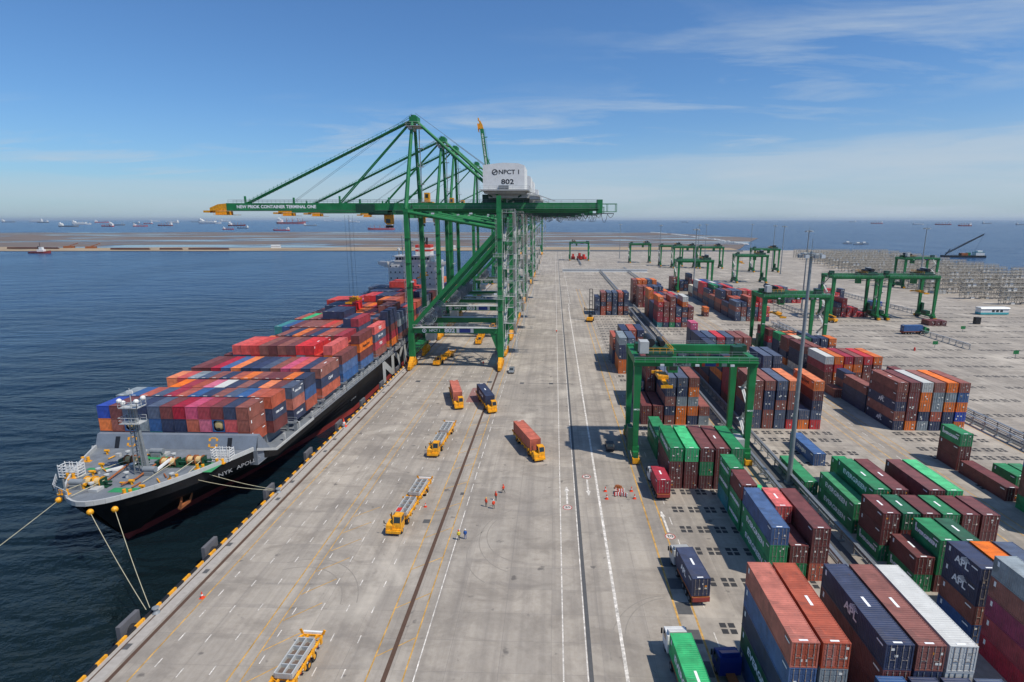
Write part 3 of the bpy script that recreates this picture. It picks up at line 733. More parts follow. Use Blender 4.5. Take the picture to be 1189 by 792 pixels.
ship_bay(250.2,L40,6.0,[4,4,4,5,5,5,5,5,5,5,5,5,4],'slate red crimson navy navy navy slate navy red maroon crimson navy slate','navy row forward of the deckhouse')
ship_bay(264.8,L40,6.0,[4,5,5,5,5,6,6,6,6,5,4,4,4],'navy slate navy slate navy coral coral coral coral coral red navy maroon','last bay against the deckhouse')
ship_bay(308,L40,6.0,[4,4,4,4,4,4,4,4,4,4,5,5,4],'rust coral navy maroon brown navy slate brown coral maroon coral orange royal','bay just aft of the deckhouse')
ship_bay(322,L40,6.0,4,'coral navy rust brown red navy slate brown maroon coral orange navy royal','aftermost bay on the ship')
# ---- containers on trailers and lorries (h = height of the load bed)
def load(x, y, z, rz, c, Ln, where, label, txt=None, h=2.6, flip=True):
    r = cont(x, y, z, Ln, h, c, (where, 1, 0), 0, True, txt, flip, 'containers carried by lorries', -1, rz)
    r['label'] = label; r['force'] = True
# ------------------------------------------------------------------ quay cranes
def rail(mb, p, q, hgt=1.1, step=2.5, r=0.035, m=0):
    p, q = Vector(p), Vector(q); n = max(1, int((q-p).length/step)); up = Vector((0,0,hgt))
    for i in range(n+1):
        a = p+(q-p)*(i/n); mb.beam(a, a+up, r*1.6, r*1.6, m)
    mb.beam(p+up, q+up, r*2, r*2, m); mb.beam(p+up*0.5, q+up*0.5, r*1.4, r*1.4, m)
XW, XL, YL = -15.25, 15.25, 10.6
def bogie(parent, x, y):
    mb = MB()
    for k in (-1,1):
        yc = y+k*2.6
        mb.prism([(yc-2.2,1.15),(yc+2.2,1.15),(yc+1.0,2.35),(yc-1.0,2.35)], x-0.55, x+0.55, 'x', 0)
        for w in (-1.5,-0.5,0.5,1.5):
            mb.tube((x-0.28,yc+w,0.5),(x+0.28,yc+w,0.5),0.46,12,1)
            mb.box(x-0.75,x+0.75,yc+w-0.18,yc+w+0.18,0.5,1.25,0)
        mb.box(x-0.95,x+0.95,yc-0.35,yc+0.35,1.5,2.5,0)
    mb.prism([(y-3.2,2.36),(y+3.2,2.36),(y+0.9,3.95),(y-0.9,3.95)], x-0.7, x+0.7, 'x', 0)
    mb.box(x-0.5,x+0.5,y-5.4,y-4.7,0.35,1.5,0); mb.box(x-0.5,x+0.5,y+4.7,y+5.4,0.35,1.5,0)
    return mb.build('bogie', [M['yellow'], M['dark']], parent)
def quay_crane(num, boom_up=False):
    root = thing('quay_crane', 'x', 'crane', (0,0,0), 0, 'ship to shore cranes along the quay')
    G = M['crane']
    for x in (XW, XL):
        for s in (-1,1):
            y = s*YL; mb = MB()
            mb.beam((x,y,3.9),(x,y,12.3), 1.5, 1.9, 0, 1.9, 2.0)
            mb.beam((x,y,12.3),(x,y,52.6 if x < 0 else 57.6), 1.75, 1.6, 0, 1.35, 1.4)
            if x > 0: mb.prism([(x-0.9,12.1),(x-3.4,12.1),(x-0.9,5.4)], y-0.6, y+0.6, 'y')
            for z in (20,28,36,44): mb.box(x-1.0,x+1.0,y-1.05,y+1.05,z,z+0.12)
            lg = mb.build('leg', G, root); bogie(lg, x, y)
    # sill beams with platforms along the rails
    for x in (XW, XL):
        mb = MB(); mb.box(x-0.75,x+0.75,-YL+0.9,YL-0.9,4.4,6.2); mb.box(x-1.6,x+1.6,-YL+1,YL-1,6.2,6.28)
        sb = mb.build('sill_beam', G, root)
        mb = MB(); rail(mb,(x+1.5,-YL+1,6.28),(x+1.5,YL-1,6.28)); rail(mb,(x-1.5,-YL+1,6.28),(x-1.5,YL-1,6.28)); mb.build('railing', G, sb)
        mb = MB(); mb.box(x-0.7,x+0.7,-YL+0.75,YL-0.75,50.5,52.2); mb.build('head_beam', G, root)
    # portal beams
    for s in (-1,1):
        y = s*YL; mb = MB(); mb.box(XW+0.93,XL-0.93,y-0.8,y+0.8,12.2,14.1); pb = mb.build('portal_beam', G, root)
        mb = MB(); mb.box(XW+0.95,XL-0.95,y-1.5,y+1.5,14.103,14.16,0); rail(mb,(XW+1,y-1.45,14.16),(XL-1,y-1.45,14.16)); rail(mb,(XW+1,y+1.45,14.16),(XL-1,y+1.45,14.16)); mb.build('walkway', M['lgrey'], pb)
        if s < 0:
            letter('NPCT 1', 1.15, M['letter_white'], pb, (-7.0,y-0.83,13.15), '-y', 0.03)
            letter(num, 1.9, M['letter_white'], pb, (-1.9,y-0.83,13.15), '-y', 0.09, 1.25)
            mb = MB(); mb.box(0.4,6.2,y-0.86,y-0.81,12.45,13.95,0); mb.box(1.4,5.2,y-0.89,y-0.862,12.5,13.9,1); mb.build('sign_board', [M['white'], M['signblue']], pb)
            mb = MB(); n = 16; rg = [(math.cos(2*math.pi*i/n), math.sin(2*math.pi*i/n)) for i in range(n)]
            mb.add([(-10.6+0.75*a,y-0.83,13.15+0.75*b) for a,b in rg]+[(-10.6+0.5*a,y-0.83,13.15+0.5*b) for a,b in rg], [(i,(i+1)%n,n+(i+1)%n,n+i) for i in range(n)])
            mb.box(-10.75,-10.45,y-0.84,y-0.825,12.75,13.55); mb.build('emblem', M['letter_white'], pb)
        mb = MB(); mb.beam((XW+0.6,y,14.6),(XL-0.5,y,46.5),1.1,1.3); mb.build('diagonal_brace', G, root)
        mb = MB(); mb.tube((XW+0.5,y,52.4),(XL-0.6,y,47.2),0.62,10); mb.build('upper_strut', G, root)
        mb = MB(); mb.tube((XL+0.5,y,30),(XL+0.5,-y*0.0,14.5),0.2,6); mb.build('bracing_tube', G, root)
    # main girder: twin boxes, from hinge to the back end
    mb = MB()
    for s in (-1,1): mb.box(XW+0.2,XL+33,s*1.9-0.65,s*1.9+0.65,52.9,55.6)
    for x in range(-12,48,6): mb.box(x-0.35,x+0.35,-1.25,1.25,53.0,54.2)
    for x in (XW,XL): mb.box(x-0.8,x+0.8,-YL-0.75,YL+0.75,52.24,53.4)
    gd = mb.build('main_girder', G, root)
    mb = MB()
    for s in (-1,1):
        mb.box(XW,XL+33,s*3.2-0.6,s*3.2+0.6,53.6,53.66); rail(mb,(XW,s*3.75,53.66),(XL+33,s*3.75,53.66),1.1,3,0.04); rail(mb,(XW,s*2.1,55.6),(XL+33,s*2.1,55.6),1.0,4,0.035)
    mb.build('girder_walkway', M['grey'], gd)
    mb = MB()
    for x0, x1 in ((XL+33,XL+39),):
        for s in (-1,1):
            mb.beam((x0,s*2.2,55.2),(x1,s*2.2,55.2),0.2,0.2); mb.beam((x0,s*2.2,52.6),(x1,s*2.2,52.6),0.18,0.18); mb.beam((x1,s*2.2,52.6),(x1,s*2.2,55.3),0.18,0.18); mb.beam((x0+3,s*2.2,52.6),(x0+3,s*2.2,55.3),0.14,0.14)
        mb.beam((x1,-2.2,55.2),(x1,2.2,55.2),0.18,0.18); mb.box(x0-0.5,x0+1.2,-2.9,2.9,52.0,56.6)
    mb.build('end_platform', G, root)
    # festoon cable loops
    mb = MB()
    for s in (-3.0,):
        x = XL-4
        while x < XL+38:
            wd = 2.1; dp = 2.0+0.9*math.sin(x*1.7)
            pts = [(x+wd*t/6, s, 51.9-dp*4*(t/6)*(1-t/6)) for t in range(7)]; mb.path(pts, 0.075, 5, 0); x += wd
        mb.beam((XL-4,s,52.0),(XL+38,s,52.0),0.16,0.25,0)
    mb.build('festoon_cable', M['black'], root)
    # boom, hinge at the waterside legs
    boom = MB()
    for s in (-1,1): boom.box(-64.5,0,s*1.4-0.6,s*1.4+0.6,-1.35,1.25)
    for x in range(-62,0,6): boom.box(x-0.3,x+0.3,-0.8,0.8,-1.2,-0.2)
    bo = boom.build('boom', G, root, (XW-0.1,0,54.3))
    mb = MB()
    for s in (-1,1): mb.prism([(-64.5,-1.3),(-64.5,1.2),(-67.5,0.9),(-70.5,-0.3),(-70.5,-1.3)], s*1.4-0.6, s*1.4+0.6, 'y')
    mb.box(-70.4,-69.6,-0.8,0.8,-1.2,-0.2); mb.box(-72.6,-70.7,-2.4,2.4,-1.9,-1.2); mb.box(-68.5,-62.5,-3.4,3.4,-2.75,-2.62); mb.box(-68.4,-64.8,-2.4,2.4,-2.6,-1.4)
    rail(mb,(-68.5,-3.4,-2.62),(-62.5,-3.4,-2.62)); mb.build('boom_tip', M['yellow'], bo)
    mb = MB()
    for s in (-1,1):
        mb.box(-64,0,s*2.6-0.55,s*2.6+0.55,-1.2,-1.14); rail(mb,(-64,s*1.6,1.25),(0,s*1.6,1.25),1.1,3,0.04)
    mb.build('boom_walkway', M['grey'], bo)
    mb = MB(); mb.box(-19,-12.5,-3.2,-2.6,-1.9,0.9); mb.build('catwalk_cage', M['crane_dark'], bo)
    letter('NEW PRIOK CONTAINER TERMINAL ONE', 1.45, M['letter_white'], bo, (-47.0,-2.03,0.0), '-y', 0.05, 1.02)
    for x in (-58,-41,-25,-18,-8):
        mb = MB(); mb.box(x-0.25,x+0.25,-1.6,-1.0,1.27,2.6+0.5*(x%3)); mb.build('stay_bracket', G, bo)
    AP = Vector((XW+1.6,0,83.0))
    # A-frame
    for s in (-1,1):
        mb = MB(); mb.tube((XW,s*YL,53.3),(AP.x-0.4,s*1.6,82.2),0.72,10,0,0.5); mb.build('mast_leg', G, root)
        mb = MB(); mb.tube((AP.x+0.3,s*1.0,82.4),(XL-1.0,s*2.6,58.2),0.5,10); mb.build('backstay', G, root)
    mb = MB(); mb.box(AP.x-1.3,AP.x+1.4,-2.2,2.2,81.6,83.4)
    for s in (-1,1): mb.lathe([(0.9,0),(0.9,0.5)],14,(AP.x,s*1.2,83.4))
    ah = mb.build('apex_head', G, root)
    mb = MB(); mb.box(AP.x-2.3,AP.x+2.6,-4.2,4.2,80.2,80.3); rail(mb,(AP.x-2.3,-4.2,80.3),(AP.x+2.6,-4.2,80.3)); rail(mb,(AP.x-2.3,4.2,80.3),(AP.x+2.6,4.2,80.3)); rail(mb,(AP.x-2.3,-4.2,80.3),(AP.x-2.3,4.2,80.3)); mb.box(AP.x-1.6,AP.x-0.2,-3.3,3.3,79.2,80.2)
    for z in (56,62,68,74): mb.beam((XW+1.8,5.5-1.0*(z-56)/24,z),(XW+2.2,4.2-0.9*(z-56)/24,z+6),0.3,0.3); mb.box(XW+1.2,XW+3.2,3.2,5.4,z-0.1,z)
    for z in (62,68,74): rail(mb,(XW+1.2,3.2,z),(XW+3.2,3.2,z))
    mb.build('apex_platform', M['lgrey'], ah)
    if not boom_up:
        hx, hz = XW-0.1, 54.3
        for s in (-1,1):
            for bx, r in ((-58,0.28),(-25.5,0.22)):
                mb = MB(); a = (AP.x-0.8,s*0.7,82.4); b = (hx+bx,s*0.9,hz+1.2); mb.tube(a,b,r,8)
                if bx < -50:
                    mb.tube((a[0],a[1]+0.5*s,a[2]+0.9),(b[0]+1,b[1]+0.5*s,b[2]+0.9),0.05,4)
                    for t in range(1,40):
                        f = t/40; q = Vector(a)*(1-f)+Vector(b)*f; mb.beam(q+Vector((0,0.5*s,-0.35)),q+Vector((0,0.5*s,0.95)),0.09,0.09)
                mb.build('forestay', G, root)
    else:
        for s in (-1,1):
            mb = MB(); mb.tube((AP.x-0.8,s*1.9,83.4),(XW-4.5,s*1.6,98),0.3,8); mb.build('forestay', G, root)
        bo.rotation_euler = (0, R(83), 0)
    # machinery house
    hx0, hx1, y0, y1, z0, z1 = XL-5.2, XL+8.3, -9.2, 9.2, 59.7, 67.6
    mb = MB(); mb.prism([(hx0,z0),(hx1,z0),(hx1,z1-0.5),(hx1-2.0,z1+0.15),((hx0+hx1)/2,z1+0.35),(hx0+3,z1),(hx0,z1-0.4)], y0, y1, 'y')
    for y in range(-8,10,3): mb.box(hx1-0.002,hx1+0.06,y-0.06,y+0.06,z0,z1-0.6)
    mh = mb.build('machinery_house', M['white'], root)
    letter('NPCT 1', 1.9, M['letter_black'], mh, (hx0+8.6,y0-0.03,65.0), '-y', 0.035, 1.1)
    letter(num, 2.15, M['letter_black'], mh, (hx0+8.0,y0-0.03,61.95), '-y', 0.05, 1.3)
    mb = MB(); n = 18; rg = [(math.cos(2*math.pi*i/n), math.sin(2*math.pi*i/n)) for i in range(n)]; cx = hx0+3.9
    mb.add([(cx+0.95*a,y0-0.03,65.0+0.95*b) for a,b in rg]+[(cx+0.66*a,y0-0.03,65.0+0.66*b) for a,b in rg], [(i,(i+1)%n,n+(i+1)%n,n+i) for i in range(n)])
    mb.beam((cx-0.95,y0-0.03,64.7),(cx+0.95,y0-0.03,65.3),0.02,0.2); mb.beam((cx-0.5,y0-0.032,64.2),(cx+0.5,y0-0.032,65.8),0.02,0.16); mb.build('emblem', M['letter_black'], mh)
    mb = MB(); mb.box(hx0-0.8,hx1+1.6,y0-1.4,y1+1.4,z0-0.5,z0-0.1); rail(mb,(hx0-0.8,y0-1.35,z0-0.1),(hx1+1.6,y0-1.35,z0-0.1)); rail(mb,(hx1+1.55,y0-1.35,z0-0.1),(hx1+1.55,y1+1.4,z0-0.1))
    for y in (-7,-3.6,3.6,7): mb.box(hx0,hx1,y-0.3,y+0.3,z0-1.3,z0-0.51)
    mb.box(hx0+1,hx1+4,-2.6,2.6,z0-2.6,z0-1.31); mb.beam((hx1+1,-6,z0-0.6),(hx1+10,-6,56.0),0.9,0.25); mb.box(hx1+1.5,hx1+5,-5.4,5.4,56.6,57.8)
    mb.build('house_platform', M['lgrey'], mh)
    mb = MB(); mb.box(hx0+5.2,hx0+8.4,y0-1.0,y0-0.05,z0+0.1,z0+1.2); mb.build('cooler_unit', M['grey'], mh)
    for x in (hx0+1.2,hx1-1.4):
        mb = MB(); mb.beam((x,0,55.6),(x,0,z0-1.3),0.8,5.2)
        for q in (-1,1): mb.beam((x,q*2.4,z0-1.7),(x+(4.6 if x < hx1-3 else -4.6),q*2.2,55.8),0.5,0.6)
        mb.build('house_support', M['crane_dark'], root)
    # operator cabin by the mast foot and the trolley with its cabin below the boom
    mb = MB(); mb.box(XW+2.2,XW+4.0,YL-3.2,YL-1.2,56.2,59.4,0); mb.box(XW+2.6,XW+3.6,YL-3.24,YL-3.19,57.6,58.9,1); mb.box(XW+1.2,XW+5.2,YL-4.2,YL-0.4,55.9,56.19,0); mb.build('electrical_cabin', [M['yellow'], M['glass']], root)
    tx = XW-11.5
    mb = MB(); mb.box(tx-3.5,tx+3.5,-2.7,2.7,51.6,52.6); 
    for s in (-1,1): mb.box(tx-3.2,tx+3.2,s*2.8-0.25,s*2.8+0.25,52.0,53.0)
    tr = mb.build('trolley', M['crane_dark'], root)
    mb = MB(); mb.prism([(tx+1.4,51.6),(tx+4.2,51.6),(tx+4.2,48.4),(tx+2.4,48.2),(tx+1.4,49.2)], -1.2, 1.2, 'y', 0); mb.box(tx+2.0,tx+3.6,-1.25,-1.19,48.8,50.2,1); mb.box(tx+1.8,tx+4.0,-1.0,1.0,47.2,48.1,2); mb.build('driver_cabin', [M['yellow'], M['glass'], M['dark']], tr)
    # stair tower on the landside
    mb = MB(); zz = 6.3; k = 0; xs0, xs1 = XL+1.6, XL+4.6
    while zz < 52:
        a, b = (-YL+1.5, -YL+7.0) if k % 2 == 0 else (-YL+7.0, -YL+1.5)
        xx = xs0 if k % 2 == 0 else xs1
        mb.beam((xx,a,zz),(xx,b,zz+4.6),0.8,0.22); mb.beam((xx-0.4,a,zz+1.1),(xx-0.4,b,zz+5.7),0.12,0.12); mb.beam((xx+0.4,a,zz+1.1),(xx+0.4,b,zz+5.7),0.12,0.12); mb.beam((xs0-0.6,a,zz),(xs1+0.6,a,zz+4.6),0.13,0.13); mb.beam((xs1+0.6,a,zz),(xs1+0.6,b,zz+4.6),0.12,0.12)
        mb.box(xs0-0.6,xs1+0.6,b-0.7,b+0.7,zz+4.5,zz+4.6); rail(mb,(xs1+0.6,b-0.7,zz+4.6),(xs1+0.6,b+0.7,zz+4.6),1.0,1.4,0.04); rail(mb,(xs0-0.6,b,zz+4.6),(xs1+0.6,b,zz+4.6),1.0,1.4,0.04)
        zz += 4.6; k += 1
    for x in (xs0-0.6, xs1+0.6):
        for y in (-YL+0.9,-YL+7.7): mb.beam((x,y,4),(x,y,53),0.16,0.16)
    mb.build('stair_tower', M['lgrey'], root)
    for yy in (-YL+3.2, YL-2.0):
        mb = MB(); n = 24
        for rr in (3.1,2.5,1.9,1.3): mb.path([(XW+5.2+rr*math.cos(2*math.pi*i/n), yy, 17.6+rr*math.sin(2*math.pi*i/n)) for i in range(n+1)], 0.17, 5)
        for i in range(8): mb.beam((XW+5.2,yy,17.6),(XW+5.2+3.1*math.cos(math.pi*i/4),yy,17.6+3.1*math.sin(math.pi*i/4)),0.14,0.3)
        mb.tube((XW+5.2,yy-0.5,17.6),(XW+5.2,yy+0.5,17.6),0.9,12); mb.box(XW+3.8,XW+6.6,yy+0.5,yy+1.6,14.15,17.8); mb.build('cable_reel', M['grey'], root)
    mb = MB(); mb.box(XW+1.3,XW+4.6,4.5,9.5,6.3,9.6); mb.build('electric_house', M['lgrey'], root)
    for x in (XW, XL):
        for sy in (-1,1):
            mb = MB(); yy = sy*YL-1.15
            for q in (-0.25,0.25): mb.beam((x+q-0.9,yy,14.2),(x+q-0.9,yy,50.4),0.07,0.07)
            for z in range(15,50,2): mb.beam((x-1.15,yy,z),(x-0.65,yy,z),0.06,0.06)
            mb.build('leg_ladder', M['lgrey'], root)
    for x, z in ((XW+9,52.2),(XL-9,52.2),(XW+1.4,30),(XL-1.4,26)):
        mb = MB(); mb.box(x-0.5,x+0.5,-YL-1.3,-YL-0.9,z-0.5,z); mb.build('floodlight', M['glasslit'], root)
    mb = MB()
    for z in (24,38): 
        mb.box(XL-1.9,XL+1.6,-YL-1.7,-YL-0.95,z,z+0.1); rail(mb,(XL-1.9,-YL-1.7,z+0.1),(XL+1.6,-YL-1.7,z+0.1),1.1,1.2,0.05)
    mb.build('leg_platform', M['lgrey'], root)
    mb = MB()
    for x in (XW+0.8, XL-0.8): mb.tube((x,-YL+1.0,6),(x,-YL+1.0,52),0.13,6)
    mb.build('cable_duct', M['crane_dark'], root)
    # luffing ropes and hoist ropes
    mb = MB()
    for s in (-1,1):
        mb.tube((AP.x+0.5,s*0.8,84.6),(hx0+2,s*0.8,z1-1),0.05,4)
        if not boom_up: mb.tube((AP.x-0.6,s*0.8,84.4),(XW-42,s*0.8,55.8),0.04,4)
    mb.build('luffing_rope', M['black'], root)
    return root
CR = [('802',200.5,False),('803',250.5,False),('804',281.0,False),('805',357.0,False),('806',463.0,True),('807',520.0,False),('808',848.0,False)]
CLAB = ['nearest green quay crane, numbered 802 on its white house', 'second green quay crane from the camera, numbered 803',
        'third green quay crane from the camera, its boom lowered', 'fourth green quay crane, lowered boom over the stern half of the ship',
        'green quay crane with its boom raised to the sky', 'sixth green quay crane, far along the quay beyond the raised boom', 'farthest green quay crane, near the far end of the quay']
for (num, yc, up), lab in zip(CR, CLAB):
    place(quay_crane(num, up), (-33.4, yc, 0), 0, lab)
def spreader(x, y, z, ztop, lab):
    t = thing('spreader', lab, 'spreader', (x,y,z), 0, 'yellow crane spreaders')
    mb = MB(); mb.box(-0.35,0.35,-5.8,5.8,0.35,0.9)
    for s in (-1,1): mb.box(-1.2,1.2,s*5.9-0.22,s*5.9+0.22,0.1,0.75); mb.box(-0.95,0.95,s*2.0-0.2,s*2.0+0.2,0.3,1.0)
    mb.box(-1.0,1.0,-2.2,2.2,0.95,1.5); mb.build('beam_frame', M['yellow'], t)
    mb = MB()
    for a in (-0.8,0.8):
        for b in (-1.8,1.8): mb.lathe([(0.5,-0.14),(0.5,0.14)],10,(a,b,1.9))
    mb.box(-0.9,0.9,-2.0,2.0,1.5,1.75); mb.build('head_block', M['yellow'], t)
    mb = MB()
    for a in (-0.8,0.8):
        for b in (-1.8,1.8): mb.tube((a,b,2.0),(a,b,ztop-z),0.035,4)
    mb.build('hoist_rope', M['black'], t)
spreader(-76.0, 213, 19.4, 51.6, 'yellow spreader just above the orange roofs on the ship')
spreader(-60.5, 262, 24, 51.6, 'yellow spreader hanging between the farther crane legs')

# ------------------------------------------------------------------ yard gantry cranes on rubber tyres
def yard_gantry():
    root = thing('yard_gantry_crane', 'x', 'crane', (0,0,0), 0, 'green yard gantry cranes')
    G = M['crane']; S = 11.6; YB = 6.0; HT = 22.6
    for sx_ in (-1,1):
        for sy in (-1,1):
            mb = MB(); mb.beam((sx_*S,sy*YB,2.4),(sx_*S,sy*YB,HT-1.9),1.0,1.0,0,1.35,1.5); mb.box(sx_*S-0.8,sx_*S+0.8,sy*YB-0.7,sy*YB+0.7,2.0,3.2); mb.build('leg', G, root)
        mb = MB(); mb.box(sx_*S-0.55,sx_*S+0.55,-YB-1.6,YB+1.6,1.5,2.4); sb = mb.build('sill_beam', G, root)
        for sy in (-1,1):
            for k in (-0.9,0.9):
                mb = MB(); mb.tube((sx_*S-0.35,sy*(YB+0.4)+k,0.75),(sx_*S+0.35,sy*(YB+0.4)+k,0.75),0.75,14); mb.build('tyre', M['dark'], sb)
            mb = MB(); mb.box(sx_*S-0.7,sx_*S+0.7,sy*(YB+2.1)-0.5,sy*(YB+2.1)+0.5,0.3,1.35); mb.build('bumper', M['yellow'], sb)
            mb = MB(); mb.box(sx_*S-0.5,sx_*S+0.5,sy*(YB+0.4)-1.9,sy*(YB+0.4)+1.9,0.95,1.45); mb.build('wheel_frame', M['crane_dark'], sb)
    for sy in (-1,1):
        mb = MB(); mb.box(-S-0.9,S+0.9,sy*YB-0.65,sy*YB+0.65,HT-1.85,HT); 
        mb.box(-S-0.9,S+0.9,sy*YB+(-1.5 if sy < 0 else 0.66),sy*YB+(-0.66 if sy < 0 else 1.5),HT-0.9,HT-0.82)
        gd = mb.build('girder', G, root)
        mb = MB(); rail(mb,(-S-0.9,sy*(YB+1.45),HT-0.82),(S+0.9,sy*(YB+1.45),HT-0.82),1.1,2.0,0.04); rail(mb,(-S-0.9,sy*(YB-0.5),HT),(S+0.9,sy*(YB-0.5),HT),1.0,2.5,0.035); mb.build('railing', M['steel'], gd)
        if sy < 0:
            mb = MB(); mb.box(-4.6,-1.0,-YB-0.72,-YB-0.66,HT-1.75,HT-0.98,0); mb.box(1.2,4.6,-YB-0.72,-YB-0.66,HT-1.75,HT-0.98,1); mb.box(1.8,4.0,-YB-0.75,-YB-0.725,HT-1.72,HT-1.0,2); mb.box(5.2,6.2,-YB-0.72,-YB-0.66,HT-1.72,HT-1.0,0); sgn_ = mb.build('sign_board', [M['lgrey'], M['redpaint'], M['signblue']], gd); letter('NPCT 1', 0.75, M['letter_black'], sgn_, (-2.8,-YB-0.735,HT-1.37), '-y', 0.03, 1.1)
    for sx_ in (-1,1):
        mb = MB(); mb.box(sx_*(S+0.2)-0.6,sx_*(S+0.2)+0.6,-YB+0.66,YB-0.66,HT-1.6,HT-0.2); mb.build('end_tie', G, root)
    # trolley
    tx = -S+4.2
    mb = MB(); mb.box(tx-2.6,tx+2.8,-YB-0.2,YB+0.2,HT+0.25,HT+0.75); mb.box(tx-2.4,tx+2.4,-3.6,3.6,HT+0.75,HT+1.3); tr = mb.build('trolley', M['crane_dark'], root)
    mb = MB(); mb.tube((tx-1.2,-3.0,HT+2.3),(tx-1.2,3.0,HT+2.3),0.85,16); mb.tube((tx+1.3,-2.4,HT+2.0),(tx+1.3,2.4,HT+2.0),0.6,14); mb.build('hoist_drum', M['black'], tr)
    mb = MB(); mb.box(tx-4.0,tx-2.2,-YB-0.6,-YB+2.2,HT+0.8,HT+3.2); mb.build('trolley_housing', M['lgrey'], tr)
    mb = MB(); rail(mb,(tx-2.6,-YB-0.2,HT+0.75),(tx+2.8,-YB-0.2,HT+0.75),1.1,1.2,0.04); rail(mb,(tx+2.8,-YB-0.2,HT+0.75),(tx+2.8,YB,HT+0.75),1.1,1.5,0.04); mb.build('railing', M['yellow'], tr)
    mb = MB(); mb.box(tx+3.0,tx+5.0,-1.3,1.3,HT-4.6,HT-2.1,0); mb.box(tx+3.2,tx+4.8,-1.34,-1.29,HT-4.0,HT-2.6,1); mb.box(tx+3.4,tx+4.6,-1,1,HT-2.1,HT+0.3,0); mb.build('driver_cabin', [M['crane'], M['glass']], tr)
    # machinery cabinets, lamps and cable trays along the girders
    for a, b, c, d in ((-S+0.2,-S+1.9,1.2,1.3),(S-3.4,S-1.4,-2.6,1.5),(S-1.2,S+0.6,1.0,1.1)):
        mb = MB(); mb.box(a,b,c-1.1,c+1.1,HT-0.15,HT-0.15+d*1.2); mb.build('machinery_cabinet', M['crane_dark'], root)
    for x in (-7,0,7):
        mb = MB(); mb.box(x-0.4,x+0.4,-YB-1.9,-YB-1.55,HT-1.5,HT-1.1); mb.build('floodlight', M['glasslit'], root)
    for s in (-1,1):
        mb = MB(); mb.tube((s*S+0.62,-YB+0.5,3),(s*S+0.85,-YB+0.5,HT-2),0.1,6); mb.build('cable_duct', M['black'], root)
        mb = MB(); mb.box(s*S-1.0,s*S+1.0,-2.2,2.2,2.45,4.2); mb.build('drive_cabinet', M['crane_dark'], root)
    # power house and stairs on the right leg pair
    mb = MB(); mb.box(S-2.4,S-0.75,-YB-1.2,-YB+2.2,2.5,5.4); mb.build('power_house', M['lgrey'], root)
    mb = MB(); zz = 3.0; k = 0
    while zz < HT-4:
        a, b = (-2.6,2.6) if k % 2 == 0 else (2.6,-2.6)
        mb.beam((S+1.2,a,zz),(S+1.2,b,zz+3.6),0.7,0.14); mb.beam((S+1.6,a,zz+1),(S+1.6,b,zz+4.6),0.07,0.07); mb.box(S+0.5,S+1.9,b-0.6,b+0.6,zz+3.55,zz+3.63); rail(mb,(S+1.9,b-0.6,zz+3.63),(S+1.9,b+0.6,zz+3.63),1,1.2,0.05); zz += 3.6; k += 1
    mb.build('stairway', M['lgrey'], root)
    mb = MB(); mb.box(-S-1.6,-S-0.6,-YB-0.8,-YB+1.8,2.5,7.5); mb.build('cable_chain', M['crane_dark'], root)
    for sx_ in (-1,1): letter('NPCT1', 0.4, M['letter_white'], root, (sx_*S+0.0,-YB-0.76,11.5), '-y', 0.02)
    return root
def yspread(x, y, z, ztop, lab):
    t = thing('gantry_spreader', lab, 'spreader', (x,y,z), 0, 'yellow spreaders under the yard gantries')
    mb = MB(); mb.box(-0.4,0.4,-5.9,5.9,0.3,0.8)
    for s in (-1,1): mb.box(-1.2,1.2,s*5.9-0.2,s*5.9+0.2,0.05,0.65)
    mb.box(-1.1,1.1,-2.0,2.0,0.8,1.5); mb.build('beam_frame', M['yellow'], t)
    mb = MB()
    for a in (-0.9,0.9):
        for b in (-1.7,1.7): mb.tube((a,b,1.4),(a,b,ztop-z),0.04,4)
    mb.build('hoist_rope', M['black'], t)
YG = [(28.9,120.2,'nearest yard gantry crane, standing over green and maroon roofs',None),
      (90.8,222,'yard gantry crane right of the middle, over mixed low stacks',None),
      (152.6,299,'yard gantry crane just left of the pair, above coral stacks',None),
      (180.4,299,'right-hand yard gantry crane, its four legs standing clear',None),
      (271,440,'far right gantry crane standing against the dark sea',None),
      (158.5,472,'gantry crane behind the red stacks at the middle right',None),
      (98.5,410,'gantry crane among maroon stacks beside the tall mast',None),
      (101,688,'far gantry crane left of the row with a sea view through it',None),
      (128,640,'far gantry crane, left one of the overlapping group',None),
      (137,615,'far gantry crane, second of the overlapping group',None),
      (163,610,'far gantry crane, rightmost of the overlapping group',None),
      (31,726,'lone far gantry crane near the end of the quay road',None),
      (205,570,'far gantry crane behind the middle right gantry',None)]
g0 = yard_gantry()
for i, (x, y, lab, _) in enumerate(YG):
    place(g0 if i == 0 else copy_tree(g0), (x, y, 0), math.pi if i in (2,3,5,6,7,8,9,10,12) else 0, lab)
yspread(23.4, 120.2, 15.9, 22.6, 'yellow spreader resting above maroon stack by near gantry leg')
yspread(86.5, 222, 13.5, 22.6, 'yellow spreader hanging inside the middle right gantry')
yspread(187.5, 299, 13.2, 22.6, 'yellow spreader hanging inside the right-hand gantry')
yspread(151.0, 472, 15.5, 22.6, 'yellow spreader high inside the gantry behind red stacks')
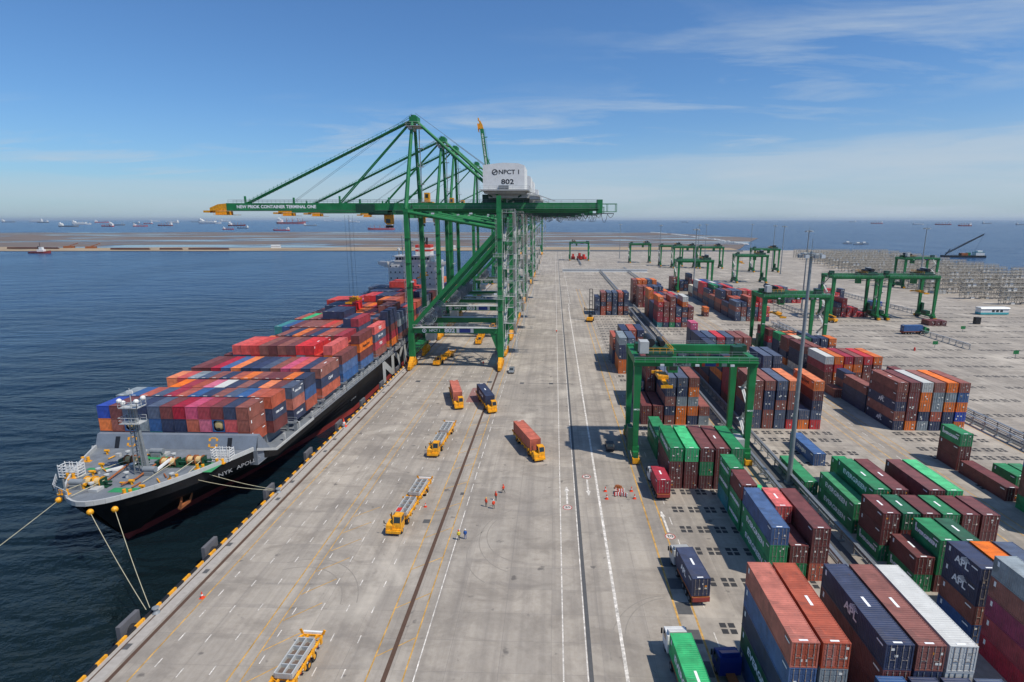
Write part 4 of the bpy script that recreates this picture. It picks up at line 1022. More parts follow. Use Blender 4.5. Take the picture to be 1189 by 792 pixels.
# ------------------------------------------------------------------ the container ship
ship = thing('container_ship', 'large black hulled container ship moored along the quay', 'ship', (HX, 180, WZ))
def sp(y): return y-180
ZW = 0.0                                               # local z of the water
def stat(y):
    """half breadth at deck, at waterline, and deck height (local) for a station"""
    d = y-77.2
    bd = 16.05*min(1, (max(0,d)/24.0))**0.55 if d < 24 else 16.05
    e = y-84.8
    bw = 16.05*(1-(1-min(1,max(0,e)/68.0))**1.35)
    zd = 10.1 if y < 99 else (10.1-(y-99)/7.0*2.8 if y < 106 else 7.3)
    if y > 330: bw = 16.05-(y-330)/30*5
    return bd, bw, zd
ys = [77.25,77.6,78.3,79.5,81,83,85,87,90,94,99,103,106,112,120,135,150,180,230,290,330,345,358]
lev = [0.0,0.12,0.3,0.5,0.7,0.86,1.0]
mb = MB()
for sgn in (1,-1):
    rings = []
    for y in ys:
        bd, bw, zd = stat(y); pts = []
        zs = [-3.0, -0.4, 1.45] + [1.45+(zd-1.45)*t for t in (0.2,0.42,0.62,0.8,0.92,1.0)]
        for z in zs:
            t = max(0, min(1, z/zd)); fl = min(1,t/0.74)**1.35
            b = bw+(bd-bw)*fl; yy = y
            if y < 86:                                  # raked stem: the foremost stations only exist high up
                yy = y+(84.9-77.25)*(1-t)*max(0,(86-y)/8.75); b = max(0.12, bd*(min(1,t/0.8)**0.9))
            pts.append((sgn*b, sp(yy), z))
        rings.append(pts)
    mb.loft(rings, 0, close=False, caps=False)
mb.box(-14.5,14.5,sp(357.8),sp(358),-3,7.25)
nb = 18
mats = []
for f in mb.f:
    zc_ = sum(mb.v[i][2] for i in f)/len(f)
    mats.append(1 if (len(f) == 4 and zc_ < 1.4 and sum(mb.v[i][1] for i in f)/4 > sp(80)) else 0)
mb.m = mats
hull = mb.build('hull', [M['hull'], M['hullred']], ship)
# weather decks
mb = MB(); 
fore = [y for y in ys if y <= 99]
mb.add([(stat(y)[0]-0.12, sp(y), 10.06) for y in fore] + [(-stat(y)[0]+0.12, sp(y), 10.06) for y in fore[::-1]], [tuple(range(2*len(fore)))])
mb.build('forecastle_deck', M['shipgrey'], ship)
mb = MB(); mb.quad((-15.95,sp(99),7.26),(15.95,sp(99),7.26),(15.95,sp(358),7.26),(-15.95,sp(358),7.26)); mb.box(-15.9,15.9,sp(98.9),sp(99.1),7.2,10.04); mb.build('main_deck', M['shipgrey'], ship)
# bulwark round the bow and the light sheer strake
mb = MB()
for s in (-1,1):
    yy = [77.3,77.6,78.3,79.5,81,83,85,87,90,94,99]
    for a, b in zip(yy, yy[1:]):
        pa, pb = (s*stat(a)[0], sp(a)), (s*stat(b)[0], sp(b))
        mb.beam((pa[0],pa[1],10.35),(pb[0],pb[1],10.35),0.3,0.75)
mb.beam((-0.8,sp(77.25),10.35),(0.8,sp(77.25),10.35),0.3,0.75)
mb.build('bulwark', M['lgrey'], ship)
mb = MB()
for s in (-1,1):
    mb.beam((s*15.98,sp(99),10.3),(s*16.02,sp(106),7.5),0.22,0.5); mb.beam((s*16.02,sp(106),7.5),(s*16.02,sp(124),7.5),0.22,0.5)
mb.build('sheer_strake', M['lgrey'], ship)
mb = MB()
for s in (-1,1): rail(mb,(s*15.7,sp(124),7.3),(s*15.7,sp(300),7.3),1.05,2.4,0.035)
mb.build('deck_railing', M['lgrey'], ship)
# breakwater
mb = MB(); y0 = sp(99.2)
mb.add([(-15.6,y0,10.0),(15.6,y0,10.0),(15.6,y0+1.0,12.5),(-15.6,y0+1.0,12.5),(-15.6,y0+0.4,10.0),(15.6,y0+0.4,10.0),(15.6,y0+1.8,12.6),(-15.6,y0+1.8,12.6)],
       [(0,1,2,3),(4,7,6,5),(3,2,6,7),(0,3,7,4),(1,5,6,2)])
for s in (-1,1): mb.add([(s*15.6,y0,10),(s*15.6,y0+1.0,12.5),(s*15.6,y0+1.8,12.6),(s*15.9,sp(103.6),9.0),(s*15.9,sp(104),7.3),(s*15.6,y0,7.3)], [(0,1,2,3,4,5)])
bw_ = mb.build('breakwater', M['shipblue'], ship)
for x in (-11.4, 10.4):
    mb = MB(); mb.prism([(y0-0.02,10.1),(y0+0.76,12.1),(y0+0.90,12.1),(y0+0.1,10.1)], x-0.42, x+0.42, 'x'); mb.build('doorway', M['black'], bw_)
mb = MB()
for x in (-8.6, 7.2):
    for a, b, c, d in ((-0.9,-0.5,10.5,11.0),(-0.9,-0.5,11.5,12.0),(0.5,0.9,10.5,11.0),(0.5,0.9,11.5,12.0),(-0.5,0.5,11.95,12.15),(-0.5,0.5,10.35,10.55)):
        t0, t1 = (c-10)/2.5*1.0, (d-10)/2.5*1.0
        mb.add([(x+a,y0+t0-0.03,c),(x+b,y0+t0-0.03,c),(x+b,y0+t1-0.03,d),(x+a,y0+t1-0.03,d)], [(0,1,2,3)])
mb.build('yellow_marking', M['yellow'], bw_)
# foremast
fm = MB(); my = sp(88.6); mx = 1.2
for a in (-0.75,0.75):
    for b in (-0.55,0.55): fm.beam((mx+a,my+b,10.06),(mx+a*0.55,my+b*0.6,22.0),0.16,0.16)
for k in range(14):
    z = 10.6+k*0.85; q = 1-0.45*(z-10)/12
    for b in (-0.55,0.55): fm.beam((mx-0.75*q,my+b*q,z),(mx+0.75*q,my+b*q,z+ (0.42 if k % 2 else 0)),0.08,0.08)
    for a in (-0.75,0.75): fm.beam((mx+a*q,my-0.55*q,z),(mx+a*q,my+0.55*q,z),0.08,0.08)
fm.beam((mx+1.0,my+0.2,10.06),(mx+0.25,my,22.2),0.7,0.6,0,0.35,0.35)
fmo = fm.build('foremast', M['mast'], ship)
mb = MB(); mb.box(mx-1.9,mx+1.5,my-1.0,my+1.0,19.2,19.3); rail(mb,(mx-1.9,my-1,19.3),(mx+1.5,my-1,19.3),1,0.9,0.04); rail(mb,(mx-1.9,my+1,19.3),(mx+1.5,my+1,19.3),1,0.9,0.04); rail(mb,(mx-1.9,my-1,19.3),(mx-1.9,my+1,19.3),1,0.9,0.04)
mb.box(mx-1.5,mx+1.7,my-1.1,my+1.1,22.0,22.12); rail(mb,(mx-1.5,my-1.1,22.1),(mx+1.7,my-1.1,22.1),1,0.9,0.04); rail(mb,(mx+1.7,my-1.1,22.1),(mx+1.7,my+1.1,22.1),1,0.9,0.04); mb.tube((mx,my,22.1),(mx,my,25.2),0.07,6); mb.build('mast_platform', M['lgrey'], fmo)
mb = MB()
for a,b,c in ((-1.3,-0.9,23.3),(1.5,-0.8,23.2),(1.9,0.3,23.5),(-1.6,0.2,22.6)): mb.sphere((mx+a,my+b,c),0.42,10)
mb.box(mx-0.5,mx+0.5,my-0.1,my+0.1,24.3,24.8); mb.build('mast_light', M['white'], fmo)
# mooring winches, drums, bollards, hatches and green patches on the forecastle
def winch(x, y, n=2, rz=0):
    wn = bpy.data.objects.new('mooring_winch', None); COL.objects.link(wn); wn.parent = ship; wn.location = (x, sp(y), 10.07); wn.rotation_euler = (0,0,rz); wn.scale = (0.78,0.78,0.78)
    mb = MB(); mb.box(-2.6,2.6,-0.8,0.8,0.0,0.25)
    for k in range(n+1): mb.box(-2.3+k*1.9-0.1,-2.3+k*1.9+0.1,-0.9,0.9,0.2,1.9)
    mb.box(-3.6,-2.5,-0.7,0.7,0.2,1.3); mb.tube((1.6,0,1.1),(3.2,0,1.1),0.25,8); mb.build('winch_frame', M['crane_dark'], wn)
    for k in range(n):
        xc = -2.3+k*1.9+0.95
        mb = MB(); mb.tube((xc-0.7,0,1.15),(xc+0.7,0,1.15),0.78,14); mb.build('rope_drum', M['tan'], wn)
        mb = MB()
        for q in (-0.72,0.72): mb.tube((xc+q-0.07,0,1.15),(xc+q+0.07,0,1.15),1.08,14)
        mb.build('drum_flange', M['yellow'] if y < 86 else M['rustiron'], wn)
winch(-2.6,83.6); winch(4.6,91.6); winch(-2.4,92.2); winch(8.6,92.6)
for a,b,c,d in ((0.6,5.0,81.6,83.2),(-9.5,-4.0,89.6,90.4),(6.0,7.8,93.4,95.6),(9.4,12.8,89.4,93.4),(-2.6,2.4,94.4,95.6)):
    mb = MB(); mb.box(a,b,sp(c),sp(d),10.062,10.08); mb.build('green_deck_patch', M['deckgreen'], ship)
for (x,y) in ((-5.6,80.6),(4.4,81.0),(-9.4,86.4),(8.2,86.6),(12.3,93.0),(-12.3,93.0),(10.2,90.6),(-7.2,84.2)):
    mb = MB()
    for s in (-0.5,0.5): mb.tube((x+s,sp(y),10.06),(x+s,sp(y),10.95),0.26,10)
    mb.box(x-0.9,x+0.9,sp(y)-0.35,sp(y)+0.35,10.06,10.2); mb.build('bollard', M['yellow'], ship)
for (x,y,r) in ((-5.2,82.9,0.9),(-1.0,95.8,0.9),(3.1,88.1,0.8)):
    mb = MB(); mb.box(x-r,x+r,sp(y)-r*0.7,sp(y)+r*0.7,10.07,10.75); mb.tube((x-r*1.3,sp(y),11.1),(x+r*1.3,sp(y),11.1),0.5,12); mb.build('windlass', M['grey'], ship)
for (x,y,a) in ((-9.8,87.2,0.1),(12.0,94.6,-0.2)):
    mb = MB(); yc = sp(y)
    for k in range(5):
        zz = 10.2+0.48*k
        for p,q in (((-1.6,-0.8),(1.6,-0.8)),((-1.6,0.8),(1.6,0.8)),((-1.6,-0.8),(-1.6,0.8)),((1.6,-0.8),(1.6,0.8))): mb.beam((x+p[0],yc+p[1],zz),(x+q[0],yc+q[1],zz),0.1,0.1)
    for k in range(6):
        for b in (-0.8,0.8): mb.beam((x-1.6+0.64*k,yc+b,10.1),(x-1.6+0.64*k+(0.1 if k%2 else -0.1),yc+b*0.9,12.35),0.1,0.1)
    mb.build('white_lifting_cage', M['white'], ship)
mb = MB(); mb.beam((-5.0,sp(88.6),10.4),(-1.6,sp(91.2),10.8),0.35,0.3); mb.build('white_gangway', M['white'], ship)
mb = MB(); mb.beam((3.6,sp(88.0),10.4),(4.6,sp(91.6),11.6),0.4,0.35); mb.build('white_gangway', M['white'], ship)
for a,b,c,d in ((-6.5,80.3,-3.2,83.6),(-3.6,79.6,-1.2,83.6),(4.2,84.6,5.4,91.6),(7.4,86.4,8.4,92.6),(-8.0,86.0,-3.0,91.8),(9.5,88.4,9.6,92.6)):
    mb = MB(); mb.tube((a,sp(b),10.35),(c,sp(d),11.2),0.06,5)
    mb.build('deck_rope', M['rope'], ship)
mb = MB(); mb.tube((-4.0,sp(79.2),10.1),(-4.0,sp(79.2),13.4),0.14,8); mb.build('jackstaff', M['mast'], ship)
mb = MB(); rail(mb,(-3.0,sp(78.4),10.7),(-7.2,sp(80.6),10.7),1,1.1,0.05); rail(mb,(-7.2,sp(80.6),10.7),(-10.0,sp(84.4),10.7),1,1.1,0.05); mb.build('bow_railing', M['lgrey'], ship)
# small fittings scattered over the forecastle
r = random.Random(21)
for k in range(34):
    yy = r.uniform(82,96.5); lim = stat(yy)[0]-1.4; x = r.uniform(-lim, lim); q = r.random()
    mb = MB(); z0_ = 10.066
    if q < 0.3: mb.lathe([(0.22,0),(0.22,0.8),(0.42,0.85),(0.42,1.1),(0.1,1.2)],10,(x,sp(yy),z0_)); mb.build('deck_vent', M['lgrey'], ship)
    elif q < 0.55: a, b = r.uniform(0.3,0.9), r.uniform(0.3,0.8); mb.box(x-a,x+a,sp(yy)-b,sp(yy)+b,z0_,z0_+r.uniform(0.3,0.9)); mb.build('deck_hatch', M[r.choice(('shipgrey','grey','lgrey'))], ship)
    elif q < 0.75: mb.tube((x,sp(yy),z0_),(x,sp(yy),z0_+0.7),0.2,8); mb.tube((x-0.4,sp(yy),z0_+0.7),(x+0.4,sp(yy),z0_+0.7),0.24,8); mb.build('roller_fairlead', M['yellow'], ship)
    else: a = r.uniform(0,3.14); mb.tube((x,sp(yy),z0_+0.2),(x+1.8*math.cos(a),sp(yy)+1.8*math.sin(a),z0_+0.2),0.12,6); mb.build('deck_pipe', M[r.choice(('grey','rustiron','yellow'))], ship)
for s in (-1,1):
    mb = MB(); mb.path([(s*1.6,sp(83.4),10.5),(s*2.2,sp(86),10.4),(s*2.4,sp(90.5),10.9)],0.16,6); mb.build('anchor_chain', M['rustiron'], ship)
# anchor in its pocket, draught marks, names
mb = MB(); ax, ay = 8.0, sp(88.2)
mb.tube((ax-0.4,ay,4.3),(ax+0.1,ay-0.2,7.0),0.22,8); mb.beam((ax+0.2,ay-1.4,4.6),(ax+0.2,ay+1.4,4.6),0.45,0.5); mb.beam((ax+0.3,ay-1.4,4.6),(ax+0.8,ay-1.5,6.0),0.5,0.3,0,0.2,0.2); mb.beam((ax+0.3,ay+1.4,4.6),(ax+0.8,ay+1.5,6.0),0.5,0.3,0,0.2,0.2)
mb.build('anchor', M['rustiron'], ship)
def hull_letter(s, size, y, z, bold, sxx):
    """lettering laid on the flared starboard side"""
    me0 = text_mesh(s, size, M['lgrey'] if size > 4 else M['letter_grey'], bold, sxx).copy()
    for v in me0.vertices:
        yy, zz = y+v.co.x, z+v.co.y
        bd, bw, zd = stat(yy); t = max(0, min(1, zz/zd)); b = bw+(bd-bw)*min(1,t/0.74)**1.35
        v.co = (b+0.16, sp(yy), zz)
    return link('lettering', me0, ship)
hull_letter('NYK  APOLLO', 1.0, 96.0, 8.2, 0.0, 1.3)
hull_letter('NYK', 9.4, 196, 3.3, 0.34, 2.0)
hull_letter('BOW THRUSTER', 0.4, 150, 4.0, 0.01, 1.2)
# hatch coamings, stanchions and lashing bridges under the stacks
mb = MB()
for y in (102.6,109.2,118.3,124.8): mb.box(-12.4,12.4,sp(y)+0.1,sp(y)+6.0,7.3,9.2)
y = 134.0
for y in (134,148.4,162.8,177.4,192,206.5,221,235.6,250.2,264.8,308,322): mb.box(-13.0,13.0,sp(y)+0.1,sp(y)+12.0,7.27,8.5)
mb.build('hatch_coaming', M['shipgrey'], ship)
for yb in (101.9,116.6,131.9,147.2,161.5,175.9,190.5,205.1,219.6,234.1,248.8,263.3,277.8):
    mb = MB()
    for s in (-1,1):
        mb.box(s*15.3-0.35,s*15.3+0.35,sp(yb)-0.3,sp(yb)+0.3,7.28,9.6); mb.box(s*13.4-0.2,s*13.4+0.2,sp(yb)-0.2,sp(yb)+0.2,7.28,9.6)
    mb.box(-15.65,15.65,sp(yb)-0.35,sp(yb)+0.35,9.0,9.35); rail(mb,(-15.6,sp(yb),9.35),(15.6,sp(yb),9.35),1.0,2.5,0.04)
    mb.build('lashing_bridge', M['grey'], ship)
mb = MB()
for yb in range(104,280,7): mb.box(15.1,15.5,sp(yb)-0.2,sp(yb)+0.2,7.28,8.9)
mb.build('stack_stanchion', M['lgrey'], ship)
# deckhouse
dh = MB(); dh.box(-12.8,12.8,sp(289),sp(303),7.3,31.8); dho = dh.build('deckhouse', M['white'], ship)
mb = MB(); mb.prism([(-9.4,31.82),(9.4,31.82),(8.8,34.40),(-8.8,34.40)], sp(288.6), sp(299), 'y'); mb.box(-10.2,10.2,sp(288.0),sp(300),34.40,34.70)
for s in (-1,1): mb.prism([(s*12.8,31.90),(s*17.8,31.90),(s*17.8,30.60),(s*14.0,28.80),(s*12.8,28.80)], sp(288.2), sp(292), 'y')
br = mb.build('bridge', M['white'], dho)
mb = MB()
for k in range(11):
    xa = -8.5+k*1.56; mb.box(xa,xa+1.2,sp(288.52),sp(288.58),32.70,33.90)
mb.build('bridge_window', M['glass'], br)
for zz, n in ((29.4,9),(26.4,11),(23.4,8),(20.4,8)):
    for k in range(n):
        xa = -11.6+k*23.2/(n-1)
        mb = MB(); mb.box(xa-0.3,xa+0.3,sp(288.93),sp(288.99),zz-0.35,zz+0.35); mb.build('porthole', M['glass'], dho)
mb = MB()
for zz in (15,18,21,24,27,31.90): mb.box(-12.85,12.85,sp(288.9),sp(303.1),zz-1.25,zz-1.15)
mb.build('deck_edge', M['lgrey'], dho)
fn = MB(); fn.box(-2.6,5.4,sp(306),sp(314),24,36.0,0); fn.box(-2.65,5.45,sp(305.95),sp(314.05),36.0,37.0,1); fn.box(-2.65,5.45,sp(305.95),sp(314.05),37.02,37.9,0); fn.box(-2.65,5.45,sp(305.95),sp(314.05),37.92,39.4,1)
fno = fn.build('funnel', [M['white'], M['redpaint']], ship)
mb = MB()
for q in (0,1.4,2.8): mb.tube((q,sp(310),39.4),(q,sp(310.6),43.2),0.55,10)
mb.sphere((1.4,sp(309),40.6),1.1,10); mb.build('exhaust_pipe', M['black'], fno)
mb = MB(); mb.tube((-6.4,sp(294),32.5),(-6.4,sp(294),44.5),0.22,8); mb.tube((-2,sp(294),32.5),(-2,sp(294),42.0),0.3,8); mb.beam((-3.4,sp(294),39.5),(-0.6,sp(294),39.5),0.2,0.25); mb.beam((-3.2,sp(293.8),41),(-0.8,sp(293.8),41),0.3,0.4); mb.tube((-8.0,sp(293),32.5),(-8.0,sp(293),37),0.3,8); mb.build('radar_mast', M['mast'], dho)
mb = MB(); mb.sphere((-8.0,sp(293),37.7),0.9,12); mb.build('satellite_dome', M['white'], dho)
for s in (-1,1):
    mb = MB(); mb.loft([[(s*15.0+a*q,sp(304+yy),20.5+b*q) for a,b in ((-1.3,0.4),(-0.9,-0.6),(0,-1.0),(0.9,-0.6),(1.3,0.4),(0,1.2))] for yy,q in ((0,0.15),(1.2,0.9),(3.8,1.1),(6.4,0.9),(7.6,0.15))]); mb.build('lifeboat', M['hivis'], ship)

# mooring ropes
def hang(pts0, pts1, sag, n=14):
    a, b = Vector(pts0), Vector(pts1); out = []
    for i in range(n+1):
        t = i/n; p = a+(b-a)*t; p.z -= sag*4*t*(1-t); out.append(p)
    return out
def mooring(a, b, sag, lab, buoy=True, r=0.042):
    t = thing('mooring_rope', lab, 'rope', a, 0, 'mooring ropes of the ship')
    mb = MB(); mb.path([Vector(p)-Vector(a) for p in hang(a, b, sag)], r, 6); mb.build('rope', M['rope'], t)
    if buoy:
        d = (Vector(b)-Vector(a)).normalized()*0.7
        mb = MB(); mb.sphere((d.x,d.y,d.z),0.48,12); mb.build('rat_guard', M['yellow'], t)
mooring((-70.0,76.6,7.2),(-52.6,63.4,0.5),0.5,'left one of the two white ropes meeting at the near bollard')
mooring((-67.2,78.0,7.0),(-52.4,63.8,0.5),0.8,'right one of the two white ropes meeting at the near bollard')
mooring((-77.2,80.2,7.2),(-77.0,40,1.5),0.3,'yellowish rope running off the left edge from the bow')
mooring((-59.8,90.4,6.6),(-52.4,97.3,0.5),0.25,'upper rope from the bow to the quay bollard',False)
mooring((-60.8,88.8,6.3),(-52.4,96.9,0.5),0.35,'lower rope from the bow to the quay bollard',False)
# bollards and fenders of the quay
def quay_bollard(): 
    mb = MB(); mb.lathe([(0.5,0),(0.42,0.12),(0.28,0.3),(0.3,0.55),(0.46,0.7),(0.4,0.82),(0.05,0.86)],12); return mb.mesh('quay_bollard', [M['grey']])
qb = quay_bollard()
BY = [63.5,97.1,131,165,199,233,267,301,335,369]
for i, y in enumerate(BY):
    lab = ['iron bollard holding two white ropes near the camera','iron bollard holding the pair of bow ropes'][i] if i < 2 else None
    o = link('mooring_bollard', qb, None, (-51.4,y,0.01)); tag(o, lab or 'iron bollard on the quay edge beside the ship', 'bollard', 'bollards along the quay edge')
fd = MB(); fd.box(-0.55,0.0,-1.7,1.7,-2.3,0.9); fd.box(-0.62,-0.56,-1.6,1.6,-2.2,0.8)
fdm = fd.mesh('fender_panel', [M['concrete_dark']]); fr = MB(); fr.tube((0,0,-0.7),(0.75,0,-0.7),0.75,14); frm = fr.mesh('rubber_cone', [M['dark']])
fl = ['fender panel at the lower left, nearest to the camera','second fender panel from the camera, below the bow','fender panel beside the bow ropes on the quay']
for i, y in enumerate((61.2,78.6,97.5,115,133,151,169,187,205,223,241,259,277)):
    t = thing('quay_fender', fl[i] if i < 3 else 'grey fender panel on the quay face beside the ship hull', 'fender', (-53.1,y,0), 0, 'fenders along the quay wall')
    link('fender_panel', fdm, t); link('rubber_cone', frm, t)
# ------------------------------------------------------------------ vehicles
def wheel(parent, x, y, r, wd, rim=None):
    mb = MB(); mb.tube((x-wd/2,y,r),(x+wd/2,y,r),r,16,0); mb.tube((x-wd/2-0.01,y,r),(x+wd/2+0.01,y,r),r*0.5,12,1)
    return mb.build('wheel', [M['dark'], rim or M['steel']], parent)
def port_tractor(loc, rz, lab, Lt=13.6, group='yellow port tractors with trailers'):
    """yellow terminal tractor with skeletal trailer; +y is forward, cab on the left"""
    t = thing('port_tractor', lab, 'tractor', loc, rz, group); Y = M['yellow']
    mb = MB(); mb.box(-0.6,0.6,0.2,4.9,0.75,1.05); mb.box(-1.22,1.22,3.2,5.2,0.7,1.15); mb.prism([(3.3,1.15),(5.15,1.15),(5.1,1.75),(3.4,2.0)], 0.15, 1.22, 'x'); mb.box(-1.2,1.2,5.2,5.38,0.5,0.95); mb.build('chassis', Y, t)
    mb = MB(); mb.prism([(3.1,1.16),(4.95,1.16),(4.85,2.2),(4.55,3.15),(3.2,3.2),(3.1,2.2)], -1.24, 0.1, 'x'); cb = mb.build('cab', Y, t)
    mb = MB(); mb.add([(-1.1,4.875,2.12),(-0.04,4.875,2.12),(-0.04,4.60,3.04),(-1.1,4.60,3.04)], [(0,1,2,3)]); mb.add([(-1.25,3.3,2.1),(-1.25,4.7,2.1),(-1.25,4.45,3.0),(-1.25,3.3,3.0)], [(0,1,2,3)]); mb.add([(0.11,3.3,2.1),(0.11,4.7,2.1),(0.11,4.45,3.0),(0.11,3.3,3.0)], [(0,3,2,1)]); mb.build('windscreen', M['glass'], cb)
    mb = MB(); mb.box(0.3,0.9,2.2,3.0,1.05,1.7); mb.tube((0.95,3.0,1.1),(0.95,3.0,2.9),0.08,8); mb.box(-0.5,0.5,0.8,2.0,1.05,1.25); mb.build('engine_deck', M['dark'], t)
    mb = MB(); mb.beam((1.1,5.0,1.9),(1.45,5.1,2.3),0.05,0.05); mb.box(1.4,1.55,5.05,5.12,2.1,2.6); mb.build('mirror', M['dark'], t)
    for sx_ in (-1,1):
        wheel(t, sx_*1.0, 4.2, 0.52, 0.42, Y); wheel(t, sx_*0.95, 1.2, 0.52, 0.62, Y)
    tr = bpy.data.objects.new('trailer', None); COL.objects.link(tr); tr.parent = t
    mb = MB(); b0 = 2.0-Lt
    for s in (-1,1):
        mb.box(s*0.55-0.09,s*0.55+0.09,b0,2.2,1.18,1.5); mb.box(s*1.18-0.06,s*1.18+0.06,b0+0.1,2.1,1.26,1.5)
        mb.beam((s*1.25,b0,1.5),(s*1.5,b0,2.1),0.1,0.3); mb.beam((s*1.25,2.1,1.5),(s*1.5,2.1,2.1),0.1,0.3); mb.beam((s*1.25,-4.2,1.5),(s*1.5,-4.2,2.05),0.1,0.3)
    y = b0
    while y < 2.2: mb.box(-1.2,1.2,y,y+0.12,1.25,1.48); y += 1.12
    y = b0+0.2
    while y < 1.0:
        mb.beam((-1.15,y,1.40),(1.15,y+1.1,1.40),0.07,0.07); mb.beam((1.15,y,1.42),(-1.15,y+1.1,1.42),0.07,0.07); y += 1.12
    for s in (-1,1):
        mb.box(s*1.25-0.12,s*1.25+0.12,b0+0.3,2.0,1.35,1.55)
        for k in range(7): mb.box(s*1.3-0.14,s*1.3+0.14,b0+0.6+k*2.0,b0+0.95+k*2.0,0.9,1.6)
    mb.build('trailer_frame', Y, tr)
    mb = MB(); mb.box(-1.25,1.25,b0-0.28,b0-0.02,1.2,1.75); mb.build('rear_bumper', M['white'], tr)
    mb = MB()
    for s in (-1,1):
        for k in range(12): mb.box(s*1.26-0.02,s*1.26+0.02,b0+0.4+k*0.5,b0+0.65+k*0.5,1.05,1.2,k % 2)
    mb.build('reflector_stripe', [M['redpaint'], M['white']], tr)
    for sx_ in (-1,1):
        for yy in (b0+2.4,b0+3.7): wheel(tr, sx_*0.95, yy, 0.52, 0.7, Y)
    return t
def bin_rack(loc, rz, lab, cells=(2,4), red=False):
    """open steel tray divided into square cells that rides on the trailer"""
    t = thing('lashing_bin_tray', lab, 'bin tray', loc, rz, 'grey bin trays carried on trailers')
    Wd, Ln, Hh = 1.95, 5.4, 0.7; mb = MB(); mb.box(-Wd/2,Wd/2,-Ln/2,Ln/2,0,0.08)
    for i in range(cells[0]+1):
        x = -Wd/2+Wd*i/cells[0]; mb.box(x-0.07,x+0.07,-Ln/2,Ln/2,0.08,Hh)
    for j in range(cells[1]+1):
        y = -Ln/2+Ln*j/cells[1]; mb.beam((-Wd/2+0.075,y,Hh*0.55),(Wd/2-0.075,y,Hh*0.55),0.09,Hh*0.88)
    mb.build('tray', M['lgrey'], t)
    r = random.Random(int(loc[1]*10))
    for i in range(cells[0]):
        for j in range(cells[1]):
            cx, cy = -Wd/2+Wd*(i+0.5)/cells[0], -Ln/2+Ln*(j+0.5)/cells[1]
            mb = MB(); mb.box(cx-0.42,cx+0.42,cy-0.5,cy+0.5,0.081,0.16)
            for k in range(5): mb.box(cx+r.uniform(-.4,.2),cx+r.uniform(.2,.45),cy+r.uniform(-.5,.2),cy+r.uniform(.25,.55),0.15,0.2+r.uniform(.05,.25))
            mb.build('lashing_gear', M['gear'], t)
    if red:
        mb = MB(); mb.box(0.1,Wd/2-0.1,Ln/2-1.3,Ln/2-0.1,Hh+0.004,Hh+0.05); mb.build('red_lid', M['redpaint'], t)
    return t
def loadxy(x, y, rz, off):
    return x-math.sin(rz)*off, y+math.cos(rz)*off
DN = math.pi
# tractors coming towards the camera on the apron; headings as seen
def hd(deg): return math.pi+R(deg)
def haul(x, y, a, c, lab, clab, txt=None):
    rz = hd(a); port_tractor((x,y,0), rz, lab, 11.9)
    px2, py2 = loadxy(x, y, rz, -3.75); load(px2, py2, 1.52, rz, c, L40, clab, clab, txt)
haul(-26.6,150.5,15,'rust','yellow tractor hauling the rust container left of the navy one','rust container on tractor nearest the crane legs')
haul(-17.6,147.5,19,'navy','yellow tractor hauling a navy container beside the crane rail','navy container on trailer by the crane rail','CMA CGM')
haul(-4.6,117.2,21,'rust','yellow tractor hauling a rust container alone on the apron','rust container alone on the open apron')
def empty_haul(x, y, a, lab, trays=True, red=False, tl=('','')):
    rz = hd(a); port_tractor((x,y,0), rz, lab, 14.6)
    if trays:
        for k, off in enumerate((-1.3,-8.4)):
            q = loadxy(x, y, rz, off); bin_rack((q[0],q[1],1.52), rz, tl[k], red=(red and k == 0))
empty_haul(-25.6,119.0,-2,'yellow tractor with two grey trays, farther of two in lane',True,False,('front grey bin tray on the farther tractor trailer','rear grey bin tray on the farther tractor trailer'))
empty_haul(-25.3,88.0,-4,'yellow tractor with bin trays and a red lid, nearer in lane',True,True,('grey bin tray with red lid behind yellow cab','rear grey bin tray of the tractor with the red lid'))
empty_haul(-29.2,46.0,-3,'yellow trailer with grey trays cut by the bottom edge',True,False,('front grey bin tray at the bottom edge','rear grey bin tray beside the white bumper at bottom'))
empty_haul(-40.2,197,-8,'yellow tractor with an empty trailer at the foot of the near crane',False)
empty_haul(-31.0,232,2,'yellow tractor just beyond the portal beam of the nearest crane',False)
empty_haul(-28.5,262,0,'yellow tractor under the second crane with an empty trailer',False)
empty_haul(-24.0,300,0,'yellow tractor far under the third crane',False)

